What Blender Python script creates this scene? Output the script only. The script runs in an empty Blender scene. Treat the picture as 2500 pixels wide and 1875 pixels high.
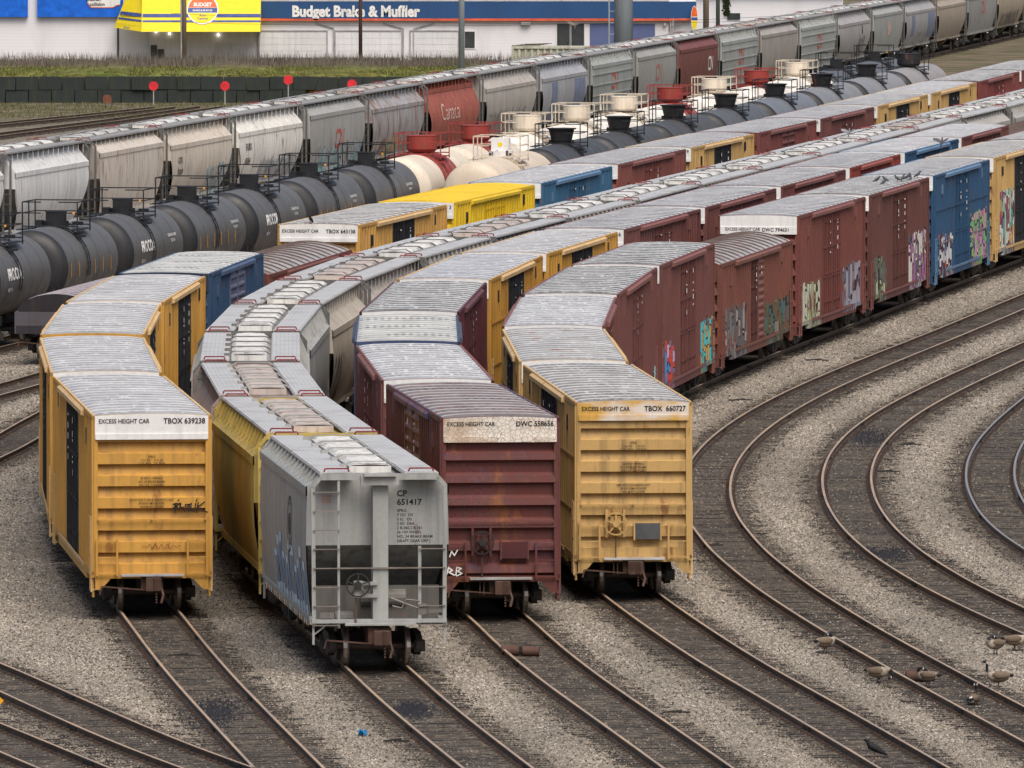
import bpy, math, random
import numpy as np
from mathutils import Vector, Matrix
random.seed(7); RNG = np.random.default_rng(11)
C = bpy.context.scene.collection
R = math.radians

# ------------------------------------------------------------------ materials
class NT:
    """small helper round a node tree"""
    def __init__(s, name, rough=.6, metal=0.0, spec=.35):
        s.m = bpy.data.materials.new(name); s.m.use_nodes = True
        s.t = s.m.node_tree; s.n = s.t.nodes; s.l = s.t.links
        s.b = s.n['Principled BSDF']
        s.b.inputs['Roughness'].default_value = rough
        s.b.inputs['Metallic'].default_value = metal
        s.b.inputs['Specular IOR Level'].default_value = spec
        tc = s.n.new('ShaderNodeTexCoord'); oi = s.n.new('ShaderNodeObjectInfo')
        s.obj = tc.outputs['Object']; s.rnd = oi.outputs['Random']
        mul = s.math('MULTIPLY', s.rnd, 61.0)
        add = s.n.new('ShaderNodeVectorMath'); add.operation = 'ADD'
        s.l.new(s.obj, add.inputs[0]); s.l.new(mul, add.inputs[1]); s.co = add.outputs[0]
    def put(s, sock, v):
        if hasattr(v, 'is_linked') or isinstance(v, bpy.types.NodeSocket): s.l.new(v, sock)
        else:
            if isinstance(v, (tuple, list)) and len(v) == 3 and sock.type == 'RGBA': v = (*v, 1)
            sock.default_value = v
    def math(s, op, a, b=None, c=None):
        nd = s.n.new('ShaderNodeMath'); nd.operation = op
        for i, v in enumerate((a, b, c)):
            if v is not None: s.put(nd.inputs[i], v)
        return nd.outputs[0]
    def sep(s, v=None):
        nd = s.n.new('ShaderNodeSeparateXYZ'); s.l.new(v or s.obj, nd.inputs[0]); return nd.outputs
    def scale(s, v, k):
        nd = s.n.new('ShaderNodeVectorMath'); nd.operation = 'MULTIPLY'
        s.l.new(v, nd.inputs[0]); nd.inputs[1].default_value = k; return nd.outputs[0]
    def noise(s, sc=1.0, det=4.0, k=(1, 1, 1), rough=.55, dist=0.0, v=None, fixed=False):
        nd = s.n.new('ShaderNodeTexNoise'); nd.inputs['Scale'].default_value = sc
        nd.inputs['Detail'].default_value = det; nd.inputs['Roughness'].default_value = rough
        nd.inputs['Distortion'].default_value = dist
        s.l.new(s.scale(v or (s.obj if fixed else s.co), k), nd.inputs['Vector']); return nd.outputs['Fac']
    def voro(s, sc=1.0, feat='F1', k=(1, 1, 1), out='Distance'):
        nd = s.n.new('ShaderNodeTexVoronoi'); nd.feature = feat; nd.inputs['Scale'].default_value = sc
        s.l.new(s.scale(s.co, k), nd.inputs['Vector']); return nd.outputs[out]
    def rng(s, v, a, b, c=0.0, d=1.0):
        nd = s.n.new('ShaderNodeMapRange'); nd.clamp = True
        s.l.new(v, nd.inputs[0])
        for i, q in enumerate((a, b, c, d)): nd.inputs[i + 1].default_value = q
        return nd.outputs[0]
    def mix(s, f, a, b, mode='MIX'):
        nd = s.n.new('ShaderNodeMix'); nd.data_type = 'RGBA'; nd.blend_type = mode
        s.put(nd.inputs[0], f); s.put(nd.inputs[6], a); s.put(nd.inputs[7], b); return nd.outputs[2]
    def ramp(s, v, stops, const=False):
        nd = s.n.new('ShaderNodeValToRGB'); s.l.new(v, nd.inputs[0])
        e = nd.color_ramp.elements; nd.color_ramp.interpolation = 'CONSTANT' if const else 'LINEAR'
        while len(e) < len(stops): e.new(.5)
        for i, (p, c) in enumerate(stops): e[i].position = p; e[i].color = (*c, 1)
        return nd.outputs[0]
    def bump(s, v, st=.3, d=.02):
        nd = s.n.new('ShaderNodeBump'); nd.inputs['Strength'].default_value = st
        nd.inputs['Distance'].default_value = d; s.l.new(v, nd.inputs['Height'])
        s.l.new(nd.outputs[0], s.b.inputs['Normal'])
    def col(s, v): s.put(s.b.inputs['Base Color'], v)

_mats = {}
def paint(col, dirt=.35, rust=0.0, rough=.55, spec=.3, graf=(), seams=0.0, extra=None, streak=(3, 3, .22), dirtcol=(.06, .045, .035), name='paint'):
    key = (col, dirt, rust, rough, spec, repr(graf), seams, extra, streak, dirtcol)
    if key in _mats: return _mats[key]
    t = NT(name, rough, 0, spec)
    tone = t.rng(t.noise(.4, 4), .3, .7, .9, 1.07)
    cc = t.mix(1.0, tuple(col), t.mix(0.0, tone, tone), 'MULTIPLY')
    fine = t.rng(t.noise(9, 3), .35, .7, 1.0, .92)
    cc = t.mix(1.0, cc, fine, 'MULTIPLY')
    if extra == 'crackblue':
        p = t.rng(t.noise(.5, 3), .46, .6)
        cr = t.rng(t.voro(8, 'DISTANCE_TO_EDGE'), .02, .08, 1, 0)
        cc = t.mix(t.math('MULTIPLY', t.math('MULTIPLY', p, cr), .28), cc, (.10, .10, .16))
        cc = t.mix(t.math('MULTIPLY', t.rng(t.noise(1.6, 6), .6, .66), .4), cc, (.06, .05, .10))
    if extra == 'peel':
        cc = t.mix(t.rng(t.noise(2.2, 8, (1, 2.5, .5)), .5, .56), cc, (.03, .035, .10))
    if extra == 'crackwhite':
        cr = t.rng(t.voro(9, 'DISTANCE_TO_EDGE'), .02, .07, 1, 0)
        a = t.rng(t.noise(.9, 3, (1, 1, 2)), .42, .6)
        cc = t.mix(t.math('MULTIPLY', cr, .75), cc, (.22, .14, .08))
        cc = t.mix(t.math('MULTIPLY', a, .55), cc, (.36, .22, .11))
    if extra == 'fade':
        cc = t.mix(t.rng(t.noise(.8, 4, (1, 1, 2.2)), .45, .6), cc, (.62, .56, .5))
    if dirt > 0:
        st = t.noise(1.6, 4, streak)
        cc = t.mix(t.math('MULTIPLY', t.rng(st, .48, .72), dirt), cc, dirtcol)
    if rust > 0:
        rr = t.rng(t.noise(1.2, 9, (1.5, 1.5, .5), .65), .66 - .22 * rust, .74 - .18 * rust)
        cc = t.mix(t.math('MULTIPLY', rr, .8), cc, (.20, .075, .025))
    if seams > 0:
        y = t.sep()[1]
        f = t.math('FRACT', t.math('DIVIDE', t.math('ADD', y, 50.0), seams))
        ln = t.math('LESS_THAN', f, .035)
        cc = t.mix(t.math('MULTIPLY', ln, .5), cc, (.10, .09, .08))
    for g in graf:
        y0, y1, z0, z1, cols, sd = g[:6]; z1 = z0 + (z1 - z0) * .95; y0, y1 = y0 + .2, y1 - .2; cols = [tuple(.8 * q + .01 for q in c) for c in cols]
        o = t.sep(); ww = t.noise(2.0, 3, (1, 1, 1), fixed=True)
        top = t.math('ADD', z1 - .35, t.math('MULTIPLY', t.noise(1.9, 1, (0, 1, .15), fixed=True), .9))
        mz = t.math('MULTIPLY', t.math('LESS_THAN', o[2], top), t.math('GREATER_THAN', o[2], z0))
        yy = t.math('ADD', o[1], t.math('MULTIPLY', t.math('SUBTRACT', ww, .5), .8))
        my = t.math('MULTIPLY', t.math('GREATER_THAN', yy, y0), t.math('LESS_THAN', yy, y1))
        off = t.n.new('ShaderNodeVectorMath'); off.operation = 'ADD'; t.l.new(t.obj, off.inputs[0])
        off.inputs[1].default_value = (sd * 3.1, sd * 7.7, sd * 1.3)
        pat = t.noise(1.15, 1.5, (.1, 1.05, .42), dist=1.3, v=off.outputs[0])
        n = len(cols); stops = []
        for i, c in enumerate(cols):
            p = .30 + .42 * i / n
            stops.append((p if i else 0.0, c)); stops.append((p + .42 / n * .8, (.015, .015, .02)))
        gc = t.ramp(pat, stops[:-1], True)
        wear = t.rng(t.noise(2.6, 5, (1, 1.6, .35), v=off.outputs[0]), .35, .45)
        cc = t.mix(t.math('MULTIPLY', t.math('MULTIPLY', t.math('MULTIPLY', mz, my), wear), .93), cc, gc)
    t.col(cc); t.put(t.b.inputs['Roughness'], t.rng(t.noise(1.5, 3), .3, .7, rough - .1, rough + .12))
    t.bump(t.noise(2.5, 3), .12, .02)
    _mats[key] = t.m; return t.m

def roofmat(col=(.25, .245, .235), dark=.5, dots=1, tint=(.10, .09, .085), rust=0.0, frost=.5, pitch=1.1):
    key = ('roof', col, dark, dots, tint, rust, frost)
    if key in _mats: return _mats[key]
    t = NT('galvanised_roof', .42, .25, .4)
    o = t.sep()
    cc = t.mix(1.0, tuple(col), t.rng(t.noise(.7, 5), .3, .7, .8, 1.15), 'MULTIPLY')
    cc = t.mix(t.math('MULTIPLY', t.rng(t.noise(1.6, 7, (1, 1.6, 1), .7), .52, .64), dark), cc, tint)
    cc = t.mix(t.math('MULTIPLY', t.rng(t.noise(5, 8, (1, 1.4, 1), .75), .54, .62), frost), cc, (.72, .73, .75))
    if dots:
        fx = t.math('SUBTRACT', t.math('FRACT', t.math('MULTIPLY', o[0], 4.6)), .5)
        fy = t.math('SUBTRACT', t.math('FRACT', t.math('MULTIPLY', o[1], 3.0 / pitch)), .5)
        lim = t.math('MULTIPLY', t.math('LESS_THAN', t.math('ABSOLUTE', fx), .24), t.math('LESS_THAN', t.math('ABSOLUTE', fy), .2))
        on = t.math('GREATER_THAN', t.noise(1.1, 2), .44)
        cc = t.mix(t.math('MULTIPLY', t.math('MULTIPLY', lim, on), (.26 * dots)), cc, (.05, .05, .055))
    if rust: cc = t.mix(t.math('MULTIPLY', t.rng(t.noise(1.4, 8), .60 - .12 * rust, .68 - .1 * rust), .8), cc, (.20, .085, .045))
    t.col(cc); t.bump(t.noise(4, 4), .25, .02); t.put(t.b.inputs['Roughness'], t.rng(t.noise(3, 3), .3, .7, .34, .6))
    _mats[key] = t.m; return t.m

def plain(name, col, rough=.6, metal=0, spec=.3, var=.25):
    key = (name, col)
    if key in _mats: return _mats[key]
    t = NT(name, rough, metal, spec)
    t.col(t.mix(1.0, tuple(col), t.rng(t.noise(2.2, 5), .3, .7, 1 - var, 1 + var), 'MULTIPLY'))
    t.bump(t.noise(6, 3), .15, .01)
    _mats[key] = t.m; return t.m

def grating():
    t = NT('steel_grating', .5, .1, .4)
    o = t.sep()
    a = t.math('LESS_THAN', t.math('FRACT', t.math('MULTIPLY', o[0], 9.0)), .35)
    b = t.math('LESS_THAN', t.math('FRACT', t.math('MULTIPLY', o[1], 2.2)), .3)
    cc = t.mix(t.math('MULTIPLY', t.math('MULTIPLY', a, b), .5), (.47, .475, .475), (.10, .10, .105))
    cc = t.mix(t.math('MULTIPLY', t.rng(t.noise(1.3, 6), .5, .66), .4), cc, (.2, .18, .16))
    t.col(cc); return t.m

YEL = (.51, .33, .125); ORG = (.53, .285, .06); MAR = (.150, .055, .050); MAR2 = (.118, .034, .030); BRN = (.15, .055, .04)
BLU = (.022, .075, .16); REDM = (.24, .05, .035); BYEL = (.74, .50, .02)
M = dict(
    dark=plain('dark_steel', (.022, .021, .021), .7), wheel=plain('worn_wheel_steel', (.12, .09, .075), .5, .3),
    tread=plain('polished_tread', (.32, .29, .27), .3, .8), truck=plain('greasy_cast_iron', (.055, .050, .046), .75),
    rustc=plain('rusty_coupler', (.085, .05, .038), .8, 0, .2, .4), black=plain('black_paint', (.018, .019, .022), .5),
    silver=plain('bare_aluminium', (.45, .46, .47), .4, .4), white=paint((.74, .74, .73), .15, 0, name='white_paint'),
    grate=grating(), letter_b=plain('black_lettering', (.015, .015, .017), .6, 0, .2, .1),
    letter_w=plain('white_lettering', (.72, .72, .70), .6, 0, .2, .15), letter_r=plain('red_lettering', (.42, .05, .035), .6),
    letter_db=plain('dark_lettering', (.06, .055, .05), .7), rail_red=plain('red_handrail', (.20, .03, .03), .6),
    doorblk=paint((.02, .022, .028), .3, 0, name='black_door'), gray_rail=plain('grey_steel', (.30, .30, .29), .6),
    orange=plain('orange_reflector', (.70, .32, .02), .5), signred=plain('sign_red', (.62, .03, .04), .5),
    spray_k=plain('black_spray_paint', (.012, .012, .015), .7), spray_r=plain('brown_marker', (.22, .06, .03), .7),
)

# ------------------------------------------------------------------ mesh builder
class MB:
    def __init__(s): s.v = []; s.f = []; s.m = []
    def add(s, vs, fs, m=0):
        b = len(s.v); s.v.extend(vs)
        for f in fs: s.f.append(tuple(i + b for i in f)); s.m.append(m)
    def box(s, x0, x1, y0, y1, z0, z1, m=0):
        v = [(x0, y0, z0), (x1, y0, z0), (x1, y1, z0), (x0, y1, z0), (x0, y0, z1), (x1, y0, z1), (x1, y1, z1), (x0, y1, z1)]
        s.add(v, [(0, 3, 2, 1), (4, 5, 6, 7), (0, 1, 5, 4), (1, 2, 6, 5), (2, 3, 7, 6), (3, 0, 4, 7)], m)
    def bar(s, p, q, w=.04, h=None, m=0):
        h = h or w; p = Vector(p); q = Vector(q); d = (q - p).normalized()
        up = Vector((0, 0, 1)) if abs(d.z) < .9 else Vector((0, 1, 0))
        a = d.cross(up).normalized() * w / 2; b = a.normalized().cross(d).normalized() * h / 2
        v = [tuple(c + i * a + j * b) for c in (p, q) for i, j in ((-1, -1), (1, -1), (1, 1), (-1, 1))]
        s.add(v, [(0, 1, 2, 3), (7, 6, 5, 4), (0, 4, 5, 1), (1, 5, 6, 2), (2, 6, 7, 3), (3, 7, 4, 0)], m)
    def path(s, pts, w=.04, m=0):
        for a, b in zip(pts[:-1], pts[1:]): s.bar(a, b, w, None, m)
    def tube(s, pts, rs, n=8, m=0, cap=True):
        pts = [Vector(p) for p in pts]
        if not hasattr(rs, '__len__'): rs = [rs] * len(pts)
        b = len(s.v); ref = None
        for i, p in enumerate(pts):
            d = (pts[min(i + 1, len(pts) - 1)] - pts[max(i - 1, 0)]).normalized()
            up = Vector((0, 0, 1)) if abs(d.z) < .95 else Vector((1, 0, 0))
            a = d.cross(up).normalized(); c = a.cross(d).normalized()
            rr = rs[i]; ra, rc = (rr if hasattr(rr, '__len__') else (rr, rr))
            for k in range(n):
                t = 2 * math.pi * k / n; s.v.append(tuple(p + a * ra * math.cos(t) + c * rc * math.sin(t)))
        mi = m
        for i in range(len(pts) - 1):
            if isinstance(m, (list, tuple)): mi = m[i]
            for k in range(n):
                k2 = (k + 1) % n
                s.f.append((b + i * n + k, b + i * n + k2, b + (i + 1) * n + k2, b + (i + 1) * n + k)); s.m.append(mi)
        if cap:
            m0 = m[0] if isinstance(m, (list, tuple)) else m
            s.f.append(tuple(b + k for k in reversed(range(n)))); s.m.append(m0)
            s.f.append(tuple(b + (len(pts) - 1) * n + k for k in range(n))); s.m.append(mi)
    def cyl(s, c, ax, r, h, n=16, m=0, r2=None):
        c = Vector(c); a = Vector(ax).normalized() * h / 2
        s.tube([c - a, c + a], [r, r if r2 is None else r2], n, m)
    def grid(s, rows, m=0, flip=False, closed=False):
        """rows: list of equal-length point lists"""
        b = len(s.v); n = len(rows[0])
        for r in rows: s.v.extend([tuple(p) for p in r])
        for i in range(len(rows) - 1):
            mm = m[i] if isinstance(m, list) else m
            for k in range(n - 1 + (1 if closed else 0)):
                k2 = (k + 1) % n
                f = (b + i * n + k, b + i * n + k2, b + (i + 1) * n + k2, b + (i + 1) * n + k)
                s.f.append(f[::-1] if flip else f); s.m.append(mm)
    def poly(s, pts, m=0): s.add([tuple(p) for p in pts], [tuple(range(len(pts)))], m)
    def prism(s, prof, fn0, fn1, m=0):
        """closed profile [(a,b)], mapped by fn0/fn1 to 3D, capped"""
        n = len(prof); v = [fn0(a, b) for a, b in prof] + [fn1(a, b) for a, b in prof]
        fs = [(i, (i + 1) % n, n + (i + 1) % n, n + i) for i in range(n)] + [tuple(reversed(range(n))), tuple(range(n, 2 * n))]
        s.add(v, fs, m)
    def ribbon(s, pts, w, fn, m=0):
        """flat stroke in a plane; fn(a,b)->3D"""
        for (a, b), (c, d) in zip(pts[:-1], pts[1:]):
            L = math.hypot(c - a, d - b) or 1; u = ((c - a) / L * w / 2, (d - b) / L * w / 2); n = (-u[1], u[0])
            s.poly([fn(a - u[0] * .8 + n[0], b - u[1] * .8 + n[1]), fn(a - u[0] * .8 - n[0], b - u[1] * .8 - n[1]),
                    fn(c + u[0] * .8 - n[0], d + u[1] * .8 - n[1]), fn(c + u[0] * .8 + n[0], d + u[1] * .8 + n[1])], m)
    def text(s, txt, size, fn, ax=0.0, az=0.0, m=0, bold=0.0, sx=1.0, align='LEFT', font_gap=1.0):
        vs, fs, x0, x1 = text_geo(txt, bold)
        k = size; w = (x1 - x0) * k * sx
        o = ax - (0 if align == 'LEFT' else (w / 2 if align == 'CENTER' else w))
        s.add([fn(o + (x - x0) * k * sx, az + y * k) for x, y in vs], fs, m)

_tx = {}
def text_geo(txt, bold):
    key = (txt, bold)
    if key not in _tx:
        cu = bpy.data.curves.new('t', 'FONT'); cu.body = txt; cu.size = 1.0; cu.offset = bold; cu.resolution_u = 3
        ob = bpy.data.objects.new('t', cu); me = bpy.data.meshes.new_from_object(ob)
        vs = [(v.co.x, v.co.y) for v in me.vertices]; fs = [tuple(p.vertices) for p in me.polygons]
        bpy.data.objects.remove(ob); bpy.data.curves.remove(cu); bpy.data.meshes.remove(me)
        xs = [v[0] for v in vs] or [0, 1]
        _tx[key] = (vs, fs, min(xs), max(xs))
    return _tx[key]

_cache = {}
def part(name, parent, mats, key, fn, smooth=False, loc=None, rotz=0):
    """one mesh object; equal keys share their mesh data"""
    if not isinstance(mats, (list, tuple)): mats = [mats]
    k = (name, key)
    if key is None or k not in _cache:
        b = MB(); fn(b)
        me = bpy.data.meshes.new(name); me.from_pydata(b.v, [], b.f)
        for _ in mats: me.materials.append(None)
        me.polygons.foreach_set('material_index', b.m)
        if smooth: me.polygons.foreach_set('use_smooth', [True] * len(b.f))
        me.update(); _cache[k] = me
    me = _cache[k]
    o = bpy.data.objects.new(name, me); C.objects.link(o)
    for i, m in enumerate(mats):
        o.material_slots[i].link = 'OBJECT'; o.material_slots[i].material = m
    if parent is not None: o.parent = parent
    if loc is not None: o.location = loc
    o.rotation_euler.z = rotz
    return o
def thing(name, label, cat, loc=(0, 0, 0), rotz=0, group=None):
    o = bpy.data.objects.new(name, None); C.objects.link(o)
    o.location = loc; o.rotation_euler = (0, 0, rotz); o['label'] = label; o['category'] = cat
    if group: o['group'] = group
    return o
def tag(o, label, cat, group=None):
    o['label'] = label; o['category'] = cat
    if group: o['group'] = group
    return o
def kind(o, k): o['kind'] = k; return o
FR = lambda y: (lambda a, b: (a, y, b))              # text facing -Y (front end)
SR = lambda x: (lambda a, b: (x, a, b))              # text on the +X side, reading front to rear
SL = lambda x: (lambda a, b: (x, -a, b))

# ------------------------------------------------------------------ running gear
def wheelset_fn(b):
    for s in (-1, 1):
        prof = [(-.07, .30), (-.07, .52), (-.035, .50), (-.03, .457), (.065, .450), (.065, .30), (.05, .12)]
        n = 22; rows = []
        for px, r in prof: rows.append([(s * (.75 + px), r * math.cos(2 * math.pi * k / n), .457 + r * math.sin(2 * math.pi * k / n)) for k in range(n)])
        base = len(b.f); b.grid(rows, 0, s < 0, True)
        for i in range(base + 2 * n, base + 4 * n): b.m[i] = 1
        b.poly(rows[0] if s < 0 else rows[0][::-1], 0); b.poly(rows[-1][::-1] if s < 0 else rows[-1], 0)
    b.cyl((0, 0, .457), (1, 0, 0), .09, 2.1, 12, 0)
def frame_fn(s):
    def fn(b):
        x0, x1 = s * .97, s * 1.13
        prof = [(-1.15, .40), (-1.15, .58), (-.95, .66), (-.55, .78), (.55, .78), (.95, .66), (1.15, .58), (1.15, .40), (.78, .40), (.45, .20), (-.45, .20), (-.78, .40)]
        b.prism(prof, lambda a, c: (x0, a, c), lambda a, c: (x1, a, c))
        for y in (-.89, .89): b.box(min(s * .93, s * 1.2), max(s * .93, s * 1.2), y - .14, y + .14, .32, .60)
        for y in (-.22, 0, .22):
            for k in range(4): b.cyl((s * 1.15, y, .30 + k * .07), (0, 0, 1), .085, .04, 8)
    return fn
def truck(car, y, detail):
    if detail:
        def bol(b): b.box(-1.1, 1.1, -.2, .2, .5, .74); b.cyl((0, 0, .80), (0, 0, 1), .3, .16, 12)
        t = part('truck', car, M['truck'], 'bolster', bol, loc=(0, y, 0))
        for d in (-.89, .89): part('wheelset', t, [M['wheel'], M['tread']], 'ws', wheelset_fn, loc=(0, d, 0))
        for s in (-1, 1): part('side_frame', t, M['truck'], ('sf', s), frame_fn(s))
    else:
        def allf(b):
            b.box(-1.1, 1.1, -.2, .2, .5, .78)
            for d in (-.89, .89):
                n0 = len(b.v); wheelset_fn(b)
                b.v[n0:] = [(x, yy + d, z) for x, yy, z in b.v[n0:]]
            frame_fn(-1)(b); frame_fn(1)(b)
        part('truck', car, [M['truck'], M['tread']], 'truck1', allf, loc=(0, y, 0))
def coupler(car, yend, s, m=None):
    """s=-1 front, +1 rear; yend is the end wall"""
    def fn(b):
        y = s * yend
        b.box(-.28, .28, min(y - s * .9, y + s * .12), max(y - s * .9, y + s * .12), .60, .98)
        b.box(-.12, .12, min(y, y + s * .45), max(y, y + s * .45), .66, .90)
        b.prism([(-.17, .0), (-.19, .3), (-.02, .34), (.03, .22), (.14, .3), (.21, .2), (.2, 0)], lambda a, c: (a, y + s * (.42 + c), .62), lambda a, c: (a, y + s * (.42 + c), .95))
        b.tube([(.2, y + s * .5, .7), (.26, y + s * .6, .5), (.2, y + s * .65, .3)], .035, 6)
        b.bar((-.2, y + s * .3, .62), (-1.3, y + s * .12, .70), .035)
        b.bar((-1.3, y + s * .12, .70), (-1.35, y + s * .12, .50), .035)
        for k in range(5): b.box(.06, .1, y + s * .6 - .02, y + s * .6 + .02, .58 - k * .07, .62 - k * .07)
    part('coupler', car, m or M['rustc'], ('cp', yend, s), fn)
def ladder_fn(b, x0, x1, z0, z1, y, n, stand=.1, s=-1):
    for x in (x0, x1): b.bar((x, y + s * stand, z0), (x, y + s * stand, z1), .05, .05)
    for k in range(n):
        z = z0 + .06 + (z1 - z0 - .12) * k / (n - 1); b.bar((x0, y + s * stand, z), (x1, y + s * stand, z), .03)
        for x in (x0, x1):
            if k in (0, n - 1): b.bar((x, y, z), (x, y + s * stand, z), .04)
def side_ladder_fn(b, y0, y1, z0, z1, x, n):
    sx = 1 if x > 0 else -1
    for y in (y0, y1): b.bar((x + sx * .09, y, z0), (x + sx * .09, y, z1), .05)
    for k in range(n):
        z = z0 + .06 + (z1 - z0 - .12) * k / (n - 1); b.bar((x + sx * .09, y0, z), (x + sx * .09, y1, z), .03)
        if k in (0, n - 1):
            for y in (y0, y1): b.bar((x, y, z), (x + sx * .09, y, z), .04)
def brakewheel_fn(x, z, r, y):
    def fn(b):
        n = 18; pts = [(x + r * math.cos(2 * math.pi * k / n), y, z + r * math.sin(2 * math.pi * k / n)) for k in range(n + 1)]
        b.path(pts, .035); b.cyl((x, y, z), (0, 1, 0), r * .32, .08, 12)
        for k in range(5):
            a = 2 * math.pi * k / 5 + .3; b.bar((x, y, z), (x + r * math.cos(a), y, z + r * math.sin(a)), .04, .03)
    return fn

# ------------------------------------------------------------------ boxcars
W = 1.46
def side_fn(L, s, door, ribs=.60, rails=False, z0=.98, z1=4.98, depth=.10):
    def fn(b):
        h = L / 2; pts = [(-h, 0)]
        y = -h + .45
        while y < h - .3:
            if abs(y) < door / 2 + .12: y += .1; continue
            pts += [(y - .13, 0), (y - .07, depth), (y + .07, depth), (y + .13, 0)]; y += ribs
        pts.append((h, 0))
        x = s * (W - .02)
        b.grid([[(x + s * d, yy, z0) for yy, d in pts], [(x + s * d, yy, z1) for yy, d in pts]], 0, s > 0)
        xa, xb = sorted((s * (W - .03), s * (W + .085)))
        b.box(xa, xb, -h, h, z1 - .09, z1 + .01)                    # top chord
        b.box(xa, xb, -h, h, z0 - .06, z0 + .10)                    # side sill
        b.box(xa - .0, xb, -h * .72, h * .72, z0 - .24, z0 - .06)
        for q in (-1, 1):
            ya, yb = sorted((q * h, q * (h - .16))); b.box(xa, xb + .01 * (s > 0), ya, yb, z0, z1)
        if rails:
            for zz in (z0 + 1.2, z0 + 2.6):
                for q in (-1, 1):
                    ya, yb = sorted((q * (door / 2 + .2), q * (h - .3)))
                    xr = sorted((s * (W + .05), s * (W + .085))); b.box(xr[0], xr[1], ya, yb, zz, zz + .07)
    return fn
def door_fn(y0, y1, s, z0, z1, style):
    def fn(b):
        xa, xb = sorted((s * (W - .01), s * (W + .05))); b.box(xa, xb, y0, y1, z0, z1)
        o = s * (W + .05); w = y1 - y0
        if style == 'plug':
            for f in (.18, .38, .62, .82):
                y = y0 + w * f; b.bar((o + s * .035, y, z0 + .05), (o + s * .035, y, z1 - .02), .05)
                for zz in (.12, .4, .68, .93): q = z0 + (z1 - z0) * zz; b.box(*sorted((o, o + s * .06)), y - .08, y + .08, q - .05, q + .05)
            for zz in (.36, .66): q = z0 + (z1 - z0) * zz; b.box(*sorted((o, o + s * .045)), y0 + .05, y1 - .05, q, q + .07)
        else:
            n = 11
            for k in range(n):
                q = z0 + (z1 - z0) * (k + .5) / n
                b.prism([(0, -.10), (.05, -.03), (.05, .03), (0, .10)], lambda a, c: (o + s * a, y0 + .08, q + c), lambda a, c: (o + s * a, y1 - .08, q + c))
            for y in (y0 + .05, y1 - .05): b.box(*sorted((o, o + s * .05)), y - .05, y + .05, z0, z1)
    return fn
def roof_fn(L, n=16, ze=4.98, arch=.05, hgt=.055, wide=.21, flat=False):
    def fn(b):
        h = L / 2; xs = [-1.0, -.9, -.72, -.45, -.2, 0, .2, .45, .72, .9, 1.0]; rows = []
        def row(y, up):
            r = []
            for q in xs:
                e = min(1, max(0, (1 - abs(q)) / .14)); r.append((q * (W + .04), y, ze + .01 + arch * (1 - q * q) + up * e))
            return r
        rows.append(row(-h, 0)); p = L / n; ms = [0]
        for k in range(n):
            y = -h + p * (k + .5); a = p * wide
            if flat: rows += [row(y - a * .5, 0), row(y - a * .3, hgt), row(y + a * .3, hgt), row(y + a * .5, 0)]
            else: rows += [row(y - a, 0), row(y - a * .6, hgt * .85), row(y, hgt), row(y + a * .6, hgt * .85), row(y + a, 0)]
            ms += [2, 2, 2, 0] if flat else [0, 2, 2, 0, 0]
        rows.append(row(h, 0))
        b.grid(rows, (ms + [0])[:len(rows) - 1] if not flat else sum([[0, 2, 2, 2] for _ in range(n)], []) + [0])
        for s in (-1, 1): b.box(*sorted((s * (W + .01), s * (W + .07))), -h, h, ze - .05, ze + .035, 1)
        for y in (-h, h):
            t = [(q * (W + .04), y, ze + .01 + arch * (1 - q * q)) for q in xs]; b.poly(t if y < 0 else t[::-1], 1)
    return fn
def end_fn(y, s, style, z0=.95, z1=4.98):
    """s=-1 front"""
    def fn(b):
        prof = [(z1, 0)]
        if style == 'plank':
            z = z1 - .40
            prof.append((z, 0))
            while z > z0 + .6:
                prof += [(z, .0), (z - .27, .0), (z - .285, -.15), (z - .54, -.09), (z - .57, 0)]; z -= .57
        else:
            z = z1 - .60; prof.append((z, -.02))
            while z > z0 + .55:
                prof += [(z - .05, -.09), (z - .2, -.10), (z - .28, .02), (z - .46, .05), (z - .53, -.08)]; z -= .58
        prof.append((z0, 0))
        xs = (-W + .02, W - .02)
        rows = [[(x, y + s * d, zz) for x in xs] for zz, d in prof]
        b.grid(rows, 0, s > 0)
        for x in (-1, 1): b.box(*sorted((x * (W - .07), x * (W + .03))), *sorted((y - s * .15, y + s * .03)), z0, z1 + .0)
        b.box(-W + .03, W - .03, *sorted((y - s * .1, y + s * .05)), z0 - .05, z0 + .1)
        for x in (-1, 1):
            b.prism([(W, z0), (W - .42, z0), (W - .36, z0 - .1), (W - .14, z0 - .34), (W, z0 - .34)], lambda a, c: (x * a, y - s * .02, c), lambda a, c: (x * a, y + s * .04, c))
    return fn
def cap_fn(y, s, z1=4.98, arch=.05, h=.60):
    def fn(b):
        top = [(q * (W - .0), z1 + arch * (1 - q * q)) for q in (-1, -.6, -.3, 0, .3, .6, 1)]
        prof = [(-W, z1 - h)] + top + [(W, z1 - h)]
        b.prism(prof, lambda a, c: (a, y + s * .01, c), lambda a, c: (a, y + s * .05, c))
        b.box(-W + .02, W - .02, *sorted((y + s * .04, y + s * .085)), z1 - h - .005, z1 - h + (.14 if h != .66 else .27))
    return fn
def stencil_fn(s, y0, y1, z0, z1, seed):
    def fn(b):
        r = random.Random(seed); x = s * (W + .125)
        for c in range(2):
            yc = y0 + (y1 - y0) * (.3 + .42 * c); z = z1
            while z > z0:
                w = r.uniform(.12, .32); hh = r.choice((.05, .07, .16))
                if r.random() < .8: b.poly([(x, yc - w / 2, z - hh), (x, yc + w / 2, z - hh), (x, yc + w / 2, z), (x, yc - w / 2, z)])
                z -= hh + r.uniform(.05, .22)
    return fn
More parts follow.
